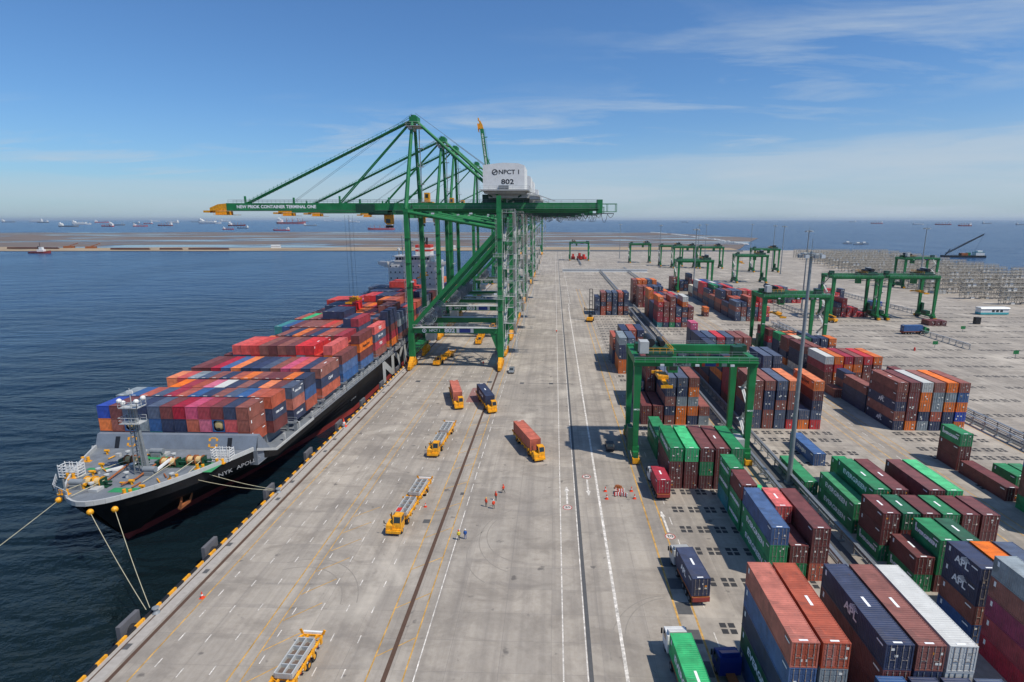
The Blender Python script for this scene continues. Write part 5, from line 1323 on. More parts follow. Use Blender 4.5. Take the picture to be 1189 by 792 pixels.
def lorry(loc, rz, lab, cabm, Lt=12.8, group='road lorries in the truck lane'):
    t = thing('container_lorry', lab, 'truck', loc, rz, group)
    mb = MB(); mb.box(-0.5,0.5,-Lt+2.0,5.2,0.75,1.1); mb.box(-1.2,1.2,-Lt+2,-Lt+2.2,0.7,1.35)
    for y in range(int(-Lt+2),2,2): mb.box(-1.18,1.18,y,y+0.15,1.1,1.38)
    for s in (-1,1): mb.box(s*1.1-0.1,s*1.1+0.1,-Lt+2,1.6,1.12,1.4)
    mb.build('chassis', M['rustiron'], t)
    mb = MB(); mb.prism([(3.3,0.75),(5.5,0.75),(5.62,1.7),(5.3,2.75),(4.7,2.95),(3.4,2.95),(3.3,2.4)], -1.22, 1.22, 'x'); mb.prism([(3.5,2.96),(4.6,2.96),(3.6,3.45),(3.5,3.45)], -1.0, 1.0, 'x'); cb = mb.build('cab', cabm, t)
    mb = MB(); mb.add([(-1.08,5.635,1.75),(1.08,5.635,1.75),(1.08,5.33,2.7),(-1.08,5.33,2.7)], [(0,1,2,3)])
    for s in (-1,1): mb.add([(s*1.235,4.1,1.8),(s*1.235,5.4,1.8),(s*1.235,5.15,2.6),(s*1.235,4.1,2.6)], [(0,1,2,3)])
    mb.build('windscreen', M['glass'], cb)
    for s in (-1,1):
        mb = MB(); mb.box(s*1.42-0.09,s*1.42+0.09,5.3,5.42,1.8,2.5); mb.build('mirror', M['dark'], cb)
        wheel(t, s*1.0, 4.6, 0.5, 0.36); wheel(t, s*0.95, 1.6, 0.5, 0.6)
        for yy in (-Lt+3.2,-Lt+4.5,-Lt+5.8): wheel(t, s*0.95, yy, 0.5, 0.6)
    mb = MB(); mb.box(-1.15,1.15,-Lt+1.93,-Lt+1.998,0.75,1.3); mb.build('rear_board', M['hullred'], t)
    return t
def road_haul(x, y, a, c, Ln, cabm, lab, clab, Lt, txt=None):
    """x, y is the rear end of the load; heading away from the camera"""
    rz = R(a); Lt = Ln-0.4; off = Ln-2.6
    ox, oy = x-math.sin(rz)*off, y+math.cos(rz)*off
    lorry((ox,oy,0), rz, lab, cabm, Lt)
    q = loadxy(ox, oy, rz, 2.6-Ln/2); load(q[0], q[1], 1.43, rz, c, Ln, clab, clab, txt, 2.6, False)
road_haul(20.1,96.3,2,'crimson',L20,M['white'],'white lorry beside the green stacks with crimson box','crimson container on a lorry beside green stacks',8.4)
road_haul(19.6,67.4,5,'navy',7.4,M['lgrey'],'grey lorry carrying a navy container in the truck lane','navy container on the lorry below lane arrow',14.2,'APL')
road_haul(15.3,45.0,3,'mint',L40,M['white'],'white lorry with green container at the bottom edge','green container on the lorry at bottom edge',14.2,'EVERGREEN')
lorry((20.0,51.4,0), R(5), 'dark blue lorry cab close to the nearest stack', M['truckblue'], 12.0)
# blue box lorry crossing the far yard
t = lorry((161.5,256.5,0), R(-84), 'green cabbed lorry carrying a blue box in the open yard', M['crane'], 8.4, 'lorries in the open yard')
load(159.6,256.3,1.43,R(-84),'blue',8.8,'blue container on green lorry in the open yard','blue container on the green lorry in the open yard',None,2.6,False)
def car(loc, rz, lab, m):
    t = thing('parked_car', lab, 'car', loc, rz, 'cars on the apron'); mb = MB()
    prof = [(-2.2,0.35),(2.2,0.35),(2.25,0.75),(1.9,0.98),(1.0,1.08),(0.45,1.6),(-1.4,1.66),(-2.05,1.2),(-2.22,0.8)]
    mb.loft([[(x*0.94,y,z) for y,z in prof] if abs(x) > 0.8 else [(x,y,z) for y,z in prof] for x in (-0.92,-0.74,0.74,0.92)]); mb.build('body', m, t)
    mb = MB(); mb.add([(-0.66,1.02,1.10),(0.66,1.02,1.10),(0.62,0.52,1.58),(-0.62,0.52,1.58)],[(0,1,2,3)]); mb.add([(-0.66,-2.05,1.26),(0.66,-2.05,1.26),(0.62,-1.5,1.62),(-0.62,-1.5,1.62)],[(0,3,2,1)])
    for s in (-1,1): mb.add([(s*0.885,0.75,1.12),(s*0.885,-1.75,1.15),(s*0.885,-1.4,1.55),(s*0.885,0.42,1.52)],[(0,1,2,3)])
    mb.build('window', M['glass'], t)
    for s in (-1,1):
        for y in (-1.35,1.4): wheel(t, s*0.8, y, 0.34, 0.22)
        mb = MB(); mb.box(s*0.62-0.16,s*0.62+0.16,2.2,2.27,0.66,0.8); mb.build('headlight', M['glasslit'], t)
    return t
car((-14.0,184.5,0), math.pi, 'silver car parked by the landside rail of the nearest crane', M['steel'])
car((12.6,120.3,0), 0, 'dark pick-up car parked left of the near gantry leg', M['black'])
# empty-container lift truck
t = thing('lift_truck', 'yellow lift truck with tall black mast beside the lone bay', 'lift truck', (18.2,284,0), R(-10))
mb = MB(); mb.box(-1.5,1.5,-3.0,2.2,0.8,1.9); mb.prism([(-3.2,0.9),(-1.6,0.9),(-1.6,2.3),(-3.0,2.2)], -1.4, 1.4, 'x'); mb.build('body', M['yellow'], t)
mb = MB(); mb.box(-0.8,0.8,-1.0,0.8,1.9,3.5); mb.build('cab', M['glass'], t)
mb = MB()
for s in (-1,1): mb.box(s*0.75-0.14,s*0.75+0.14,2.3,2.7,0.5,16.0)
for z in range(2,17,2): mb.box(-0.9,0.9,2.35,2.65,z-0.12,z+0.12)
mb.build('lift_mast', M['black'], t)
mb = MB(); mb.box(-3.4,3.4,2.75,3.1,5.4,5.9); mb.box(-3.4,-3.1,2.75,3.4,5.0,6.6); mb.box(3.1,3.4,2.75,3.4,5.0,6.6); mb.build('side_spreader', M['black'], t)
for s in (-1,1):
    wheel(t, s*1.5, 1.6, 0.85, 0.7); wheel(t, s*1.4, -2.2, 0.7, 0.5)
# reach stacker by the gantry
t = thing('reach_stacker', 'yellow lift vehicle parked beside middle gantry leg', 'lift truck', (138,286,0), R(30)); t.scale = (0.75,0.75,0.75)
mb = MB(); mb.box(-1.8,1.8,-4,3,1.0,2.6); mb.build('body', M['yellow'], t)
mb = MB(); mb.box(-0.9,0.9,-1.6,0.6,2.6,4.4); mb.build('cab', M['glass'], t)
mb = MB(); mb.beam((0,-3.6,3.6),(0,3.4,5.0),0.9,0.9); mb.box(-1.6,1.6,3.4,4.2,4.4,5.0); mb.build('lift_boom', M['yellow'], t)
for s in (-1,1):
    wheel(t, s*1.8, 2.0, 0.9, 0.8); wheel(t, s*1.7, -2.8, 0.8, 0.6)
# farther vehicles seen only as yellow specks under the cranes
# ------------------------------------------------------------------ people (one skinned body each)
def body_mesh(pose):
    J = dict(pel=(0,0,0.95), che=(0,0.0,1.32), nec=(0,0.01,1.5), hea=(0,0.03,1.64), top=(0,0.03,1.74))
    J['shl']=(-0.19,0,1.43); J['shr']=(0.19,0,1.43); J['hil']=(-0.10,0,0.90); J['hir']=(0.10,0,0.90)
    if pose == 'stand':
        J.update(ell=(-0.27,-0.02,1.15), hal=(-0.25,0.10,0.92), fil=(-0.24,0.15,0.84), elr=(0.27,-0.02,1.15), har=(0.25,0.10,0.92), fir=(0.24,0.15,0.84), knl=(-0.12,0.02,0.50), anl=(-0.13,-0.02,0.08), tol=(-0.14,0.16,0.04), knr=(0.12,0.02,0.50), anr=(0.13,-0.02,0.08), tor=(0.14,0.16,0.04))
    else:
        J.update(ell=(-0.26,0.10,1.16), hal=(-0.22,0.30,1.05), fil=(-0.21,0.38,1.04), elr=(0.27,-0.12,1.17), har=(0.26,-0.10,0.93), fir=(0.25,-0.07,0.85), knl=(-0.11,0.22,0.54), anl=(-0.12,0.20,0.10), tol=(-0.12,0.40,0.05), knr=(0.11,-0.05,0.50), anr=(0.12,-0.34,0.14), tor=(0.12,-0.22,0.04))
    names = list(J); ix = {k:i for i,k in enumerate(names)}
    E_ = [('pel','che'),('che','nec'),('nec','hea'),('hea','top'),('che','shl'),('che','shr'),('shl','ell'),('ell','hal'),('hal','fil'),('shr','elr'),('elr','har'),('har','fir'),('pel','hil'),('pel','hir'),('hil','knl'),('knl','anl'),('anl','tol'),('hir','knr'),('knr','anr'),('anr','tor')]
    rad = dict(pel=0.15,che=0.165,nec=0.06,hea=0.10,top=0.075,shl=0.075,shr=0.075,ell=0.05,elr=0.05,hal=0.036,har=0.036,fil=0.03,fir=0.03,hil=0.095,hir=0.095,knl=0.065,knr=0.065,anl=0.045,anr=0.045,tol=0.04,tor=0.04)
    me = bpy.data.meshes.new('person_cage'); me.from_pydata([J[k] for k in names], [(ix[a],ix[b]) for a,b in E_], []); me.update()
    ob = bpy.data.objects.new('person_cage', me); COL.objects.link(ob)
    md = ob.modifiers.new('Skin', 'SKIN'); md.use_smooth_shade = True
    sv = me.skin_vertices[0].data
    for k, i in ix.items(): sv[i].radius = (rad[k], rad[k]*0.85); sv[i].use_root = (k == 'pel')
    ob.modifiers.new('Sub', 'SUBSURF').levels = 1
    dg = bpy.context.evaluated_depsgraph_get(); out = bpy.data.meshes.new_from_object(ob.evaluated_get(dg))
    bpy.data.objects.remove(ob); out.name = 'body'; return out
BM = {'stand': body_mesh('stand'), 'walk': body_mesh('walk')}
def person(x, y, rz, pose, vest, legs, helmet, lab, bag=False):
    t = thing('person', lab, 'person', (x,y,0), rz, 'workers on the apron')
    me = BM[pose].copy(); me.materials.clear()
    for m in (M['skin'], legs, vest, M['dark']): me.materials.append(m)
    for p in me.polygons:
        z = p.center.z; ax_ = abs(p.center.x)
        p.material_index = 3 if z < 0.1 else (1 if z < 0.93 and ax_ < 0.2 else (2 if z < 1.49 and not (z < 0.95) else (0)))
    link('body', me, t)
    mb = MB(); mb.lathe([(0.225,0.0),(0.235,0.2),(0.22,0.42),(0.13,0.52)],14,(0,0,0.93)); mb.v = [(a,b*0.72,c) for a,b,c in mb.v]; mb.build('vest', vest, t)
    mb = MB(); mb.lathe([(0.155,0),(0.15,0.02),(0.12,0.03),(0.115,0.08),(0.08,0.13),(0.01,0.15)],14,(0,0.03,1.67)); mb.build('helmet', helmet, t)
    return t
V, V2, K, BL = M['hivis'], M['hivis2'], M['cloth'], M['clothblue']
person(-10.4,92.2,0.4,'stand',V,K,M['white'],'worker in orange vest, front right of the group of four')
person(-11.8,92.9,-0.5,'stand',V,K,M['yellow'],'worker in orange vest, front left of the group of four')
person(-10.3,95.4,2.6,'stand',V,K,M['redpaint'],'worker in orange vest standing in the middle of the group')
person(-9.2,98.2,1.2,'walk',V,K,M['redpaint'],'worker in red walking at the back of the group')
person(-14.9,82.0,0.2,'stand',V2,K,M['hivis'],'worker in yellow vest next to the man in blue')
person(-13.9,82.3,0.1,'stand',BL,BL,M['white'],'worker in blue overall and white helmet')
person(-24.6,193,0.1,'walk',V,K,M['white'],'worker walking under the nearest crane, nearer of two')
person(-22.3,214,1.1,'stand',V2,K,M['white'],'worker standing under the nearest crane, farther of two')
person(-21.3,214.6,0.6,'stand',V,K,M['white'],'worker in orange beside a colleague far under the nearest crane')
person(1.2,252,0.4,'stand',V,K,M['white'],'worker standing alone on the road beyond the nearest crane')
def cone(x, y, lab, s=1.0):
    t = thing('traffic_cone', lab, 'cone', (x,y,0), 0, 'traffic cones on the quay')
    mb = MB(); mb.box(-0.25*s,0.25*s,-0.25*s,0.25*s,0.01,0.06*s); mb.lathe([(0.19*s,0.06*s),(0.13*s,0.34*s)],12); mb.lathe([(0.10*s,0.5*s),(0.035*s,0.8*s)],12); mb.build('cone_body', M['hivis'], t)
    mb = MB(); mb.lathe([(0.131*s,0.34*s),(0.101*s,0.5*s)],12); mb.build('white_band', M['white'], t)
cone(-47.2,66.6,'orange cone on the yellow line near the lower left',1.2); cone(-22.6,92.5,'orange cone in the lane by the tractor with red lid')
cone(-51.6,131.8,'large orange marker cone on the quay edge',2.6)
for q, (a, b) in enumerate(((9.9,99.6),(9.9,96.6),(14.8,99.8),(15.0,96.9))):
    cone(a, b, ['rear left cone around the roadworks','front left cone around the roadworks','rear right cone around the roadworks','front right cone around the roadworks'][q], 1.2)
def barrier(x, y, rz, lab):
    t = thing('roadwork_barrier', lab, 'barrier', (12.3+(x-12.3)*0.7,98.2+(y-98.2)*0.7,0), rz, 'barriers round the roadworks'); t.scale = (0.75,0.75,0.8); mb = MB()
    for k in range(6): mb.box(-0.9+0.3*k,-0.6+0.3*k,-0.1,0.1,0.15,0.95,k % 2)
    mb.build('panel', [M['redpaint'], M['white']], t)
    mb = MB()
    for s in (-0.7,0.7): mb.box(s-0.1,s+0.1,-0.35,0.35,0.0,0.15)
    mb.build('foot', M['dark'], t)
barrier(11.9,97.6,0.1,'front left striped barrier at the roadworks'); barrier(13.5,97.4,-0.3,'front right striped barrier at the roadworks'); barrier(11.6,99.2,1.45,'side striped barrier at the roadworks'); barrier(13.0,99.6,0.2,'rear striped barrier at the roadworks')
mb = MB(); r = random.Random(4)
for k in range(26):
    a = r.uniform(0,6.28); d = r.uniform(0,1.0); mb.box(12.4+d*math.cos(a)-0.15,12.4+d*math.cos(a)+0.2,101.2+d*math.sin(a)-0.15,101.2+d*math.sin(a)+0.2,0.0,0.5*(1.1-d))
tag(mb.build('spoil_heap', M['rustiron']), 'small brown heap of spoil behind the roadworks', 'heap')
# ------------------------------------------------------------------ high masts
def lamp_mast(h=44.5):
    t = thing('lamp_mast', 'x', 'lamp mast', (0,0,0), 0, 'tall lamp masts in the yard')
    mb = MB(); mb.lathe([(0.9,0),(0.9,0.5),(0.5,0.52),(0.46,3),(0.24,h)],14); mb.build('pole', M['mast'], t)
    mb = MB(); n = 16; r = 1.7
    pts = [(r*math.cos(2*math.pi*i/n), r*math.sin(2*math.pi*i/n), h-0.4) for i in range(n+1)]; mb.path(pts, 0.09, 6)
    for i in range(0,n,4): mb.beam(pts[i],(0,0,h-0.4),0.1,0.12)
    mb.box(-0.9,0.9,-0.9,0.9,h-0.9,h-0.8); mb.tube((0,0,h),(0,0,h+2.2),0.05,5); mb.build('head_frame', M['mast'], t)
    for i in range(8):
        a = 2*math.pi*i/8; mb = MB(); c = Vector((1.95*math.cos(a),1.95*math.sin(a),h-0.75)); mb.box(c.x-0.34,c.x+0.34,c.y-0.34,c.y+0.34,c.z-0.35,c.z+0.2); mb.build('floodlight', M['glasslit'] if i % 2 else M['grey'], t)
    return t
LM = [(45.6,104,'nearest lamp mast, crossing the middle right of the picture'),(91.0,376,'lamp mast among far stacks just left of the gantry row'),(140,325,'lamp mast with small base behind the middle right gantry'),(265,424,'lamp mast rising beside the right gantry cranes'),
      (86,764,'thin far lamp mast by the end of the crane girder'),(116,640,'far lamp mast beside the left gantry of the row'),(212,545,'far lamp mast standing left of the middle right gantry'),(258,770,'farthest lamp mast right of the overlapping gantries'),(170,690,'far lamp mast inside the overlapping gantry group'),(186,720,'faint lamp mast over the far gantry beam'),(224,600,'far lamp mast close behind the nearest mast head')]
lm0 = lamp_mast()
for i, (x, y, lab) in enumerate(LM): place(lm0 if i == 0 else copy_tree(lm0), (x,y,0), 0, lab)
# ------------------------------------------------------------------ conductor rails between the blocks
def bus_rail(x, y0, y1, lab, kind=0):
    t = thing('conductor_rail', lab, 'rail', (x,y0,0), 0, 'steel conductor rails between the blocks'); Ln = y1-y0
    mb = MB()
    for z in (1.15,1.6,2.0): mb.box(-0.09,0.09,0,Ln,z-0.07,z+0.07)
    mb.box(-0.3,0.3,0,Ln,2.05,2.13); mb.build('rail', M['steel'], t)
    mb = MB(); y = 0
    while y <= Ln:
        mb.box(-0.1,0.1,y-0.1,y+0.1,0.2,2.04); mb.box(-0.5,0.5,y-0.25,y+0.25,0.0,0.2); y += 4.0
    mb.build('post_row', M['steel'], t)
    return t
RL = []
for i, (x, segs) in enumerate(((41.7,((68,180),(190,330))),(45.9,((68,180),(190,330))),(104.6,((95,170),(180,275))),(107.6,((95,170),(180,275))),(163.5,((225,270),(300,420))),(133.5,((290,420),)),(195.5,((300,430),)),(72.0,((470,600),)),(45,((400,560),)),(30,((640,760),)))):
    for k, (a, b) in enumerate(segs): RL.append((x,a,b))
words = ['left of the strip beside the nearest lamp mast, near part','left of the strip beside the nearest lamp mast, far part','right of the strip beside the nearest lamp mast, near part','right of the strip beside the nearest lamp mast, far part','left of the pair at the right edge, near part','left of the pair at the right edge, far part','right of the pair at the right edge, near part','right of the pair at the right edge, far part','beside the blue lorry in the open yard','behind the right-hand gantry','behind the coral stack','behind the blue container pair','by the overlapping far gantries','beyond the lone five-high bay','ending at the farthest gantry']
for (x,a,b), wd in zip(RL, words): bus_rail(x,a,b,'steel rail on posts '+wd)
mb = MB(); mb.box(42.2,45.4,68,330,0.004,0.12)
tag(mb.build('service_strip', M['drain']), kind='structure')
mb = MB(); mb.box(105.0,107.2,95,275,0.004,0.12); tag(mb.build('service_strip', M['drain']), kind='structure')
# ------------------------------------------------------------------ steel racks by the right shore
def rack():
    t = thing('reefer_rack', 'x', 'rack', (0,0,0), 0, 'steel service racks by the shore'); mb = MB(); nb, lv = 7, 4; bw2, lh = 3.2, 2.7
    for i in range(nb+1):
        for b in (0,1.6): mb.box(i*bw2-0.1,i*bw2+0.1,b-0.1,b+0.1,0,lv*lh+1.0)
    mb.build('posts', M['rack'], t)
    mb = MB()
    for k in range(1,lv+1):
        mb.box(-0.5,nb*bw2+0.5,-0.3,1.9,k*lh-0.45,k*lh+0.02)
        for b in (-0.25,1.85): mb.box(-0.5,nb*bw2+0.5,b-0.05,b+0.05,k*lh+0.9,k*lh+1.08)
    mb.build('walkway', M['rack'], t)
    r = random.Random(3)
    for q in range(9):
        mb = MB(); i = r.randrange(nb); k = r.randrange(0,lv); mb.box(i*bw2+0.3,i*bw2+r.uniform(1.4,2.8),0.2,1.4,k*lh+0.03,k*lh+r.uniform(0.9,2.0)); mb.build('switch_box', M[r.choice(('lgrey','rack','grey','white'))], t)
    mb = MB()
    for i in range(nb):
        a, b = (0, lv*lh) if i % 2 else (lv*lh, 0); mb.beam((i*bw2,0.8,a),((i+1)*bw2,0.8,b),0.14,0.14)
    mb.build('bracing', M['rack'], t)
    return t
rk0 = rack(); first = True
xr = {0:(268,398),1:(262,398),2:(256,398),3:(262,400),4:(258,402),5:(254,402),6:(270,404),7:(276,408),8:(282,412),9:(288,416),10:(296,420),11:(300,424),12:(306,428),13:(312,432),14:(318,436)}
RW = ['nearest','second','third','fourth','fifth','sixth','seventh','eighth','ninth','tenth','eleventh','twelfth','thirteenth','fourteenth','farthest']
for row in range(15):
    a, b = xr[row]; y = 352+22*row+(row**1.5)*2.2; k = 0; x = a
    while x < b-12:
        o = rk0 if first else copy_tree(rk0); first = False
        place(o, (x,y+((k*37+row*11) % 5)-2,0), R(2), 'grey steel rack, %s from left in the %s row by the shore' % (ORD[k], RW[row])); k += 1; x += 24.5
# ------------------------------------------------------------------ small buildings and yard objects
t = thing('site_office', 'long low white and turquoise office cabin at the right', 'building', (236,313,0), R(2))
mb = MB(); mb.box(-7.5,7.5,-2,2,0.2,3.4,0); mb.box(-7.52,7.52,-2.03,2.03,0.2,1.3,1); mb.build('wall', [M['white'], paint('turquoise_paint', lin(70,164,170), 0.5, 0.12)], t)
mb = MB(); mb.prism([(-2.4,3.4),(2.4,3.4),(1.9,3.95),(-1.9,3.95)], -7.8, 7.8, 'x'); mb.build('roof', M['white'], t)
for k in range(3):
    mb = MB(); mb.box(-1.6+k*2.2,-0.2+k*2.2,-2.06,-2.01,1.6,2.7); mb.build('window', M['glass'], t)
t = thing('gate_house', 'long white low shed at the far end of the road', 'building', (48,560,0), 0)
mb = MB(); mb.box(-40,42,-2,2,0,2.6); mb.build('wall', M['white'], t); mb = MB(); mb.box(-40.5,42.5,-2.5,2.5,2.6,2.85); mb.build('roof', M['lgrey'], t)
t = thing('dark_cabinet', 'small dark cabinet standing right of the blue lorry', 'cabinet', (207,283,0), 0)
mb = MB(); mb.box(-1.2,1.2,-1,1,0,3.2); mb.build('body', M['black'], t); mb = MB(); mb.box(-1.3,1.3,-1.1,1.1,3.2,3.35); mb.build('roof', M['dark'], t)
t = thing('blue_shed', 'blue shed at the right edge before racks', 'shed', (276,332,0), 0)
mb = MB(); mb.box(-3,12,-2,2,0,3.2); mb.build('wall', M['c_blue'], t); mb = MB(); mb.prism([(-2.3,3.2),(2.3,3.2),(0,4.2)], -3.3, 12.3, 'x'); mb.build('roof', M['lgrey'], t)
for i, (x, y, lab) in enumerate(((152,228,'small green signboard before the blue lorry'),(186,262,'small green signboard right of the maroon trio'),(171,212,'low green signboard nearest in the open yard'))):
    t = thing('yard_sign', lab, 'sign', (x,y,0), 0, 'green block signs in the yard'); mb = MB(); mb.box(-0.07,0.07,-0.07,0.07,0,2.2); mb.build('post', M['steel'], t); mb = MB(); mb.box(-1.0,1.0,-0.11,-0.04,1.3,2.7); mb.build('board', M['crane'], t)
mb = MB(); mb.box(-0.25,0.25,-0.25,0.25,0,1.0); mb.lathe([(0.28,1.0),(0.28,1.3),(0.1,1.45)],10)
hy = mb.mesh('hydrant', [M['redpaint']])
for x, y, lab in ((140.5,222,'red hydrant in the open yard left of the signs'),(236,262,'red hydrant near the right edge of the yard')): tag(link('fire_hydrant', hy, None, (x,y,0)), lab, 'hydrant', 'red fire hydrants')
# red machinery under the farthest gantry
for i,(x,y,z,lab) in enumerate(((24,742,7,'red machine under left part of the farthest gantry'),(32,735,8.5,'tall red machine under the middle of the farthest gantry'),(38,742,6.5,'red machine by the right leg of the farthest gantry'))):
    t = thing('red_machine', lab, 'machine', (x,y,0), 0.3*i, 'red machines under the farthest gantry'); mb = MB(); mb.box(-2.4,2.4,-3,3,0.8,z*0.55); mb.box(-1.2,1.2,-1,2,z*0.55,z); mb.build('body', M['redpaint'], t)
    mb = MB(); mb.box(-2.5,2.5,-2.6,-1.4,0,1.1); mb.box(-2.5,2.5,1.4,2.6,0,1.1); mb.build('wheels', M['dark'], t)
# ------------------------------------------------------------------ vessels at sea
def ship_far(kind, k):
    """hull, house and gear of a ship at anchor; length 1 unit = k metres"""
    t = thing('anchored_ship', 'x', 'ship', (0,0,0), 0, 'ships at anchor'); Ln = k; B = k*0.15; D = k*0.062
    hm = {'red': M['c_red'], 'dark': M['black'], 'grey': M['grey'], 'white': M['white'], 'brown': M['hullred']}[kind]
    mb = MB(); rings = []
    for s_, wf, zt in ((-0.5,0.7,1.0),(-0.42,1,1.0),(0.3,1,1.0),(0.42,0.6,1.15),(0.52,0.05,1.4)):
        rings.append([(s_*Ln,-B/2*wf,zt*D),(s_*Ln,B/2*wf,zt*D),(s_*Ln*0.97,B/2*wf*0.85,-1),(s_*Ln*0.97,-B/2*wf*0.85,-1)])
    mb.loft(rings); mb.build('hull', hm, t)
    mb = MB(); mb.box(-0.46*Ln,-0.30*Ln,-B*0.42,B*0.42,D,D+k*0.085); mb.box(-0.45*Ln,-0.36*Ln,-B*0.48,B*0.48,D+k*0.085,D+k*0.115); mb.box(-0.44*Ln,-0.40*Ln,-B*0.15,B*0.15,D+k*0.115,D+k*0.16)
    if kind == 'white': mb.box(-0.3*Ln,0.25*Ln,-B*0.42,B*0.42,D,D+k*0.05)
    mb.build('deckhouse', M['white'], t)
    mb = MB()
    for q in ((-0.15,0.05,0.25) if kind != 'grey' else (0.3,)): mb.box(q*Ln-k*0.006,q*Ln+k*0.006,-k*0.006,k*0.006,D,D+k*0.13); mb.beam((q*Ln,0,D+k*0.03),(q*Ln+k*0.08,0,D+k*0.11),k*0.006,k*0.006)
    mb.box(0.42*Ln-k*0.005,0.42*Ln+k*0.005,-k*0.005,k*0.005,D,D+k*0.12); mb.build('mast_and_derrick', M['rustiron'] if kind in ('red','brown') else M['lgrey'], t)
    return t
def at(px, py, z):
    f_, cx_, cy_ = 663., 620., 396.; p_, q_ = R(12), R(2.03); c, s = math.cos(p_), math.sin(p_)
    u, v = (px-cx_)/f_, (py-cy_)/f_; Hh = 50-z; D_ = Hh*(c-v*s)/(v*c+s); x = u*(D_*c+Hh*s)
    return x*math.cos(q_)-D_*math.sin(q_), x*math.sin(q_)+D_*math.cos(q_)
FLEET = [(10,258.2,'grey',12),(42,258.0,'white',14),(50,258.6,'dark',10),(80,263.4,'grey',19),(95,260.8,'white',18),(118,258.6,'red',12),(125,263.2,'red',15),(136,261.8,'grey',16),(158,259.4,'grey',9),(163,263.0,'red',14),(172,260.0,'red',10),(180,257.4,'white',9),(192,262.4,'brown',16),(200,259.2,'white',15),(228,258.0,'grey',10),(244,259.8,'white',26),(262,257.6,'white',12),(275,262.4,'brown',20),(282,265.2,'grey',14),(265,266.6,'red',13),(338,260.0,'red',32),(327,267.8,'red',18),(352,257.4,'grey',12),(360,262.2,'grey',14),(380,257.0,'white',8),(392,256.8,'white',9),(411,258.2,'white',14),(443,266.8,'red',30),(497,258.4,'white',18),(541,259.2,'white',12),(795,258.2,'grey',8),(845,257.6,'white',7),(990,258.0,'grey',8),(1018,259.8,'red',12),(1066,261.0,'white',10),(1095,261.2,'red',14),(1120,262.6,'brown',15),(1146,259.8,'grey',9),(1186,261.2,'grey',10)]
FW = {'grey':'grey','white':'white','red':'red','dark':'dark','brown':'brown red'}
place_words = {}
seq = 0
cnt = {}
for px, py, kd, wpx in sorted(FLEET):
    x, y = at(px, py, WZ); d = math.hypot(x, y); k = wpx*d/663.0*0.95
    t = ship_far(kd, k); side_ = 'left of the crane' if px < 233 else ('under the crane boom' if px < 470 else ('behind the crane legs' if px < 600 else 'at the right horizon'))
    cnt[(kd, side_)] = cnt.get((kd, side_), 0)+1
    t['_tmp'] = 0; del t['_tmp']
    place(t, (x,y,WZ), rng.choice((0,math.pi))+rng.uniform(-0.25,0.25), '%s ship at anchor %s, %s %s one from the left' % (FW[kd], side_, ORD[cnt[(kd,side_)]-1], FW[kd]))
for i,(px,py) in enumerate(((984,283),(996,284),(1003,283.5))):
    x, y = at(px, py, WZ); t = thing('fishing_platform', ['left','middle','right'][i]+' one of three grey fishing rafts off the racks', 'raft', (x,y,WZ), 0, 'fishing rafts off the shore'); mb = MB(); mb.box(-8,8,-4,4,0,0.8)
    for q in range(-8,9,2): mb.box(q-0.2,q+0.2,-4,-3.6,0,4); mb.box(q-0.2,q+0.2,3.6,4,0,4)
    mb.build('frame', M['grey'], t); mb = MB(); mb.prism([(-2.5,3.2),(2.5,3.2),(0,5)], -3, 3, 'x'); mb.build('roof', M['lgrey'], t)
# tug on the left, crane barge on the right
x, y = at(47, 294, WZ); t = thing('tug_boat', 'small tug with white wheelhouse and red hull near left shore', 'boat', (x,y,WZ), 0.05)
mb = MB(); mb.loft([[(s_*34,-4.5*w_,z_),(s_*34,4.5*w_,z_),(s_*33,3.8*w_,-1),(s_*33,-3.8*w_,-1)] for s_,w_,z_ in ((-0.5,0.8,2.2),(-0.2,1,2.2),(0.25,1,2.8),(0.5,0.1,4.2))]); mb.build('hull', M['hullred'], t)
mb = MB(); mb.box(-3,7,-2.8,2.8,2.4,6.0); mb.box(0,5,-2.2,2.2,6.0,9.5); mb.build('wheelhouse', M['white'], t); mb = MB(); mb.tube((1,0,9.5),(1,0,17),0.3,6); mb.tube((-2,0,6),(-2,0,11),0.9,8); mb.build('mast', M['black'], t)
x, y = at(1118, 298.6, WZ); t = thing('crane_barge', 'barge with a long lattice crane jib on the right sea', 'barge', (x,y,WZ), -0.05); t.scale = (0.72,0.72,0.72)
mb = MB(); mb.box(-38,38,-9,9,-0.5,3.6); mb.build('hull', M['black'], t)
mb = MB(); mb.box(-6,6,-5,5,3.6,8,0); mb.box(6,12,-3,3,3.6,9,1); mb.build('machinery', [M['rustiron'], M['crane']], t)
mb = MB(); mb.box(20,36,-6,6,3.6,9.5,0); mb.box(19.8,36.2,-6.2,6.2,9.5,10.2,1); mb.box(24,33,-4,4,10.2,13,0); mb.build('deckhouse', [M['white'], M['c_teal']], t)
mb = MB(); a, b = Vector((-34,0,5)), Vector((33,0,44))
for s in (-1.6,1.6):
    for z in (0,2.6): mb.beam(a+Vector((0,s,z)), b+Vector((0,s*0.5,z*0.6)),0.55,0.55)
for k in range(16):
    p = a+(b-a)*(k/16); q = a+(b-a)*((k+1)/16); mb.beam(p+Vector((0,-1.6,0)),q+Vector((0,-1.5,2.6)),0.35,0.35); mb.beam(p+Vector((0,1.6,2.6)),q+Vector((0,1.5,0)),0.35,0.35)
mb.beam((-34,0,4),(-26,0,16),1.0,1.0); mb.build('lattice_jib', M['black'], t)
mb = MB(); mb.tube(b,(20,0,11),0.15,4); mb.tube(b,(-27,0,16),0.15,4); mb.build('jib_rope', M['black'], t)
x, y = at(1064, 308, WZ)
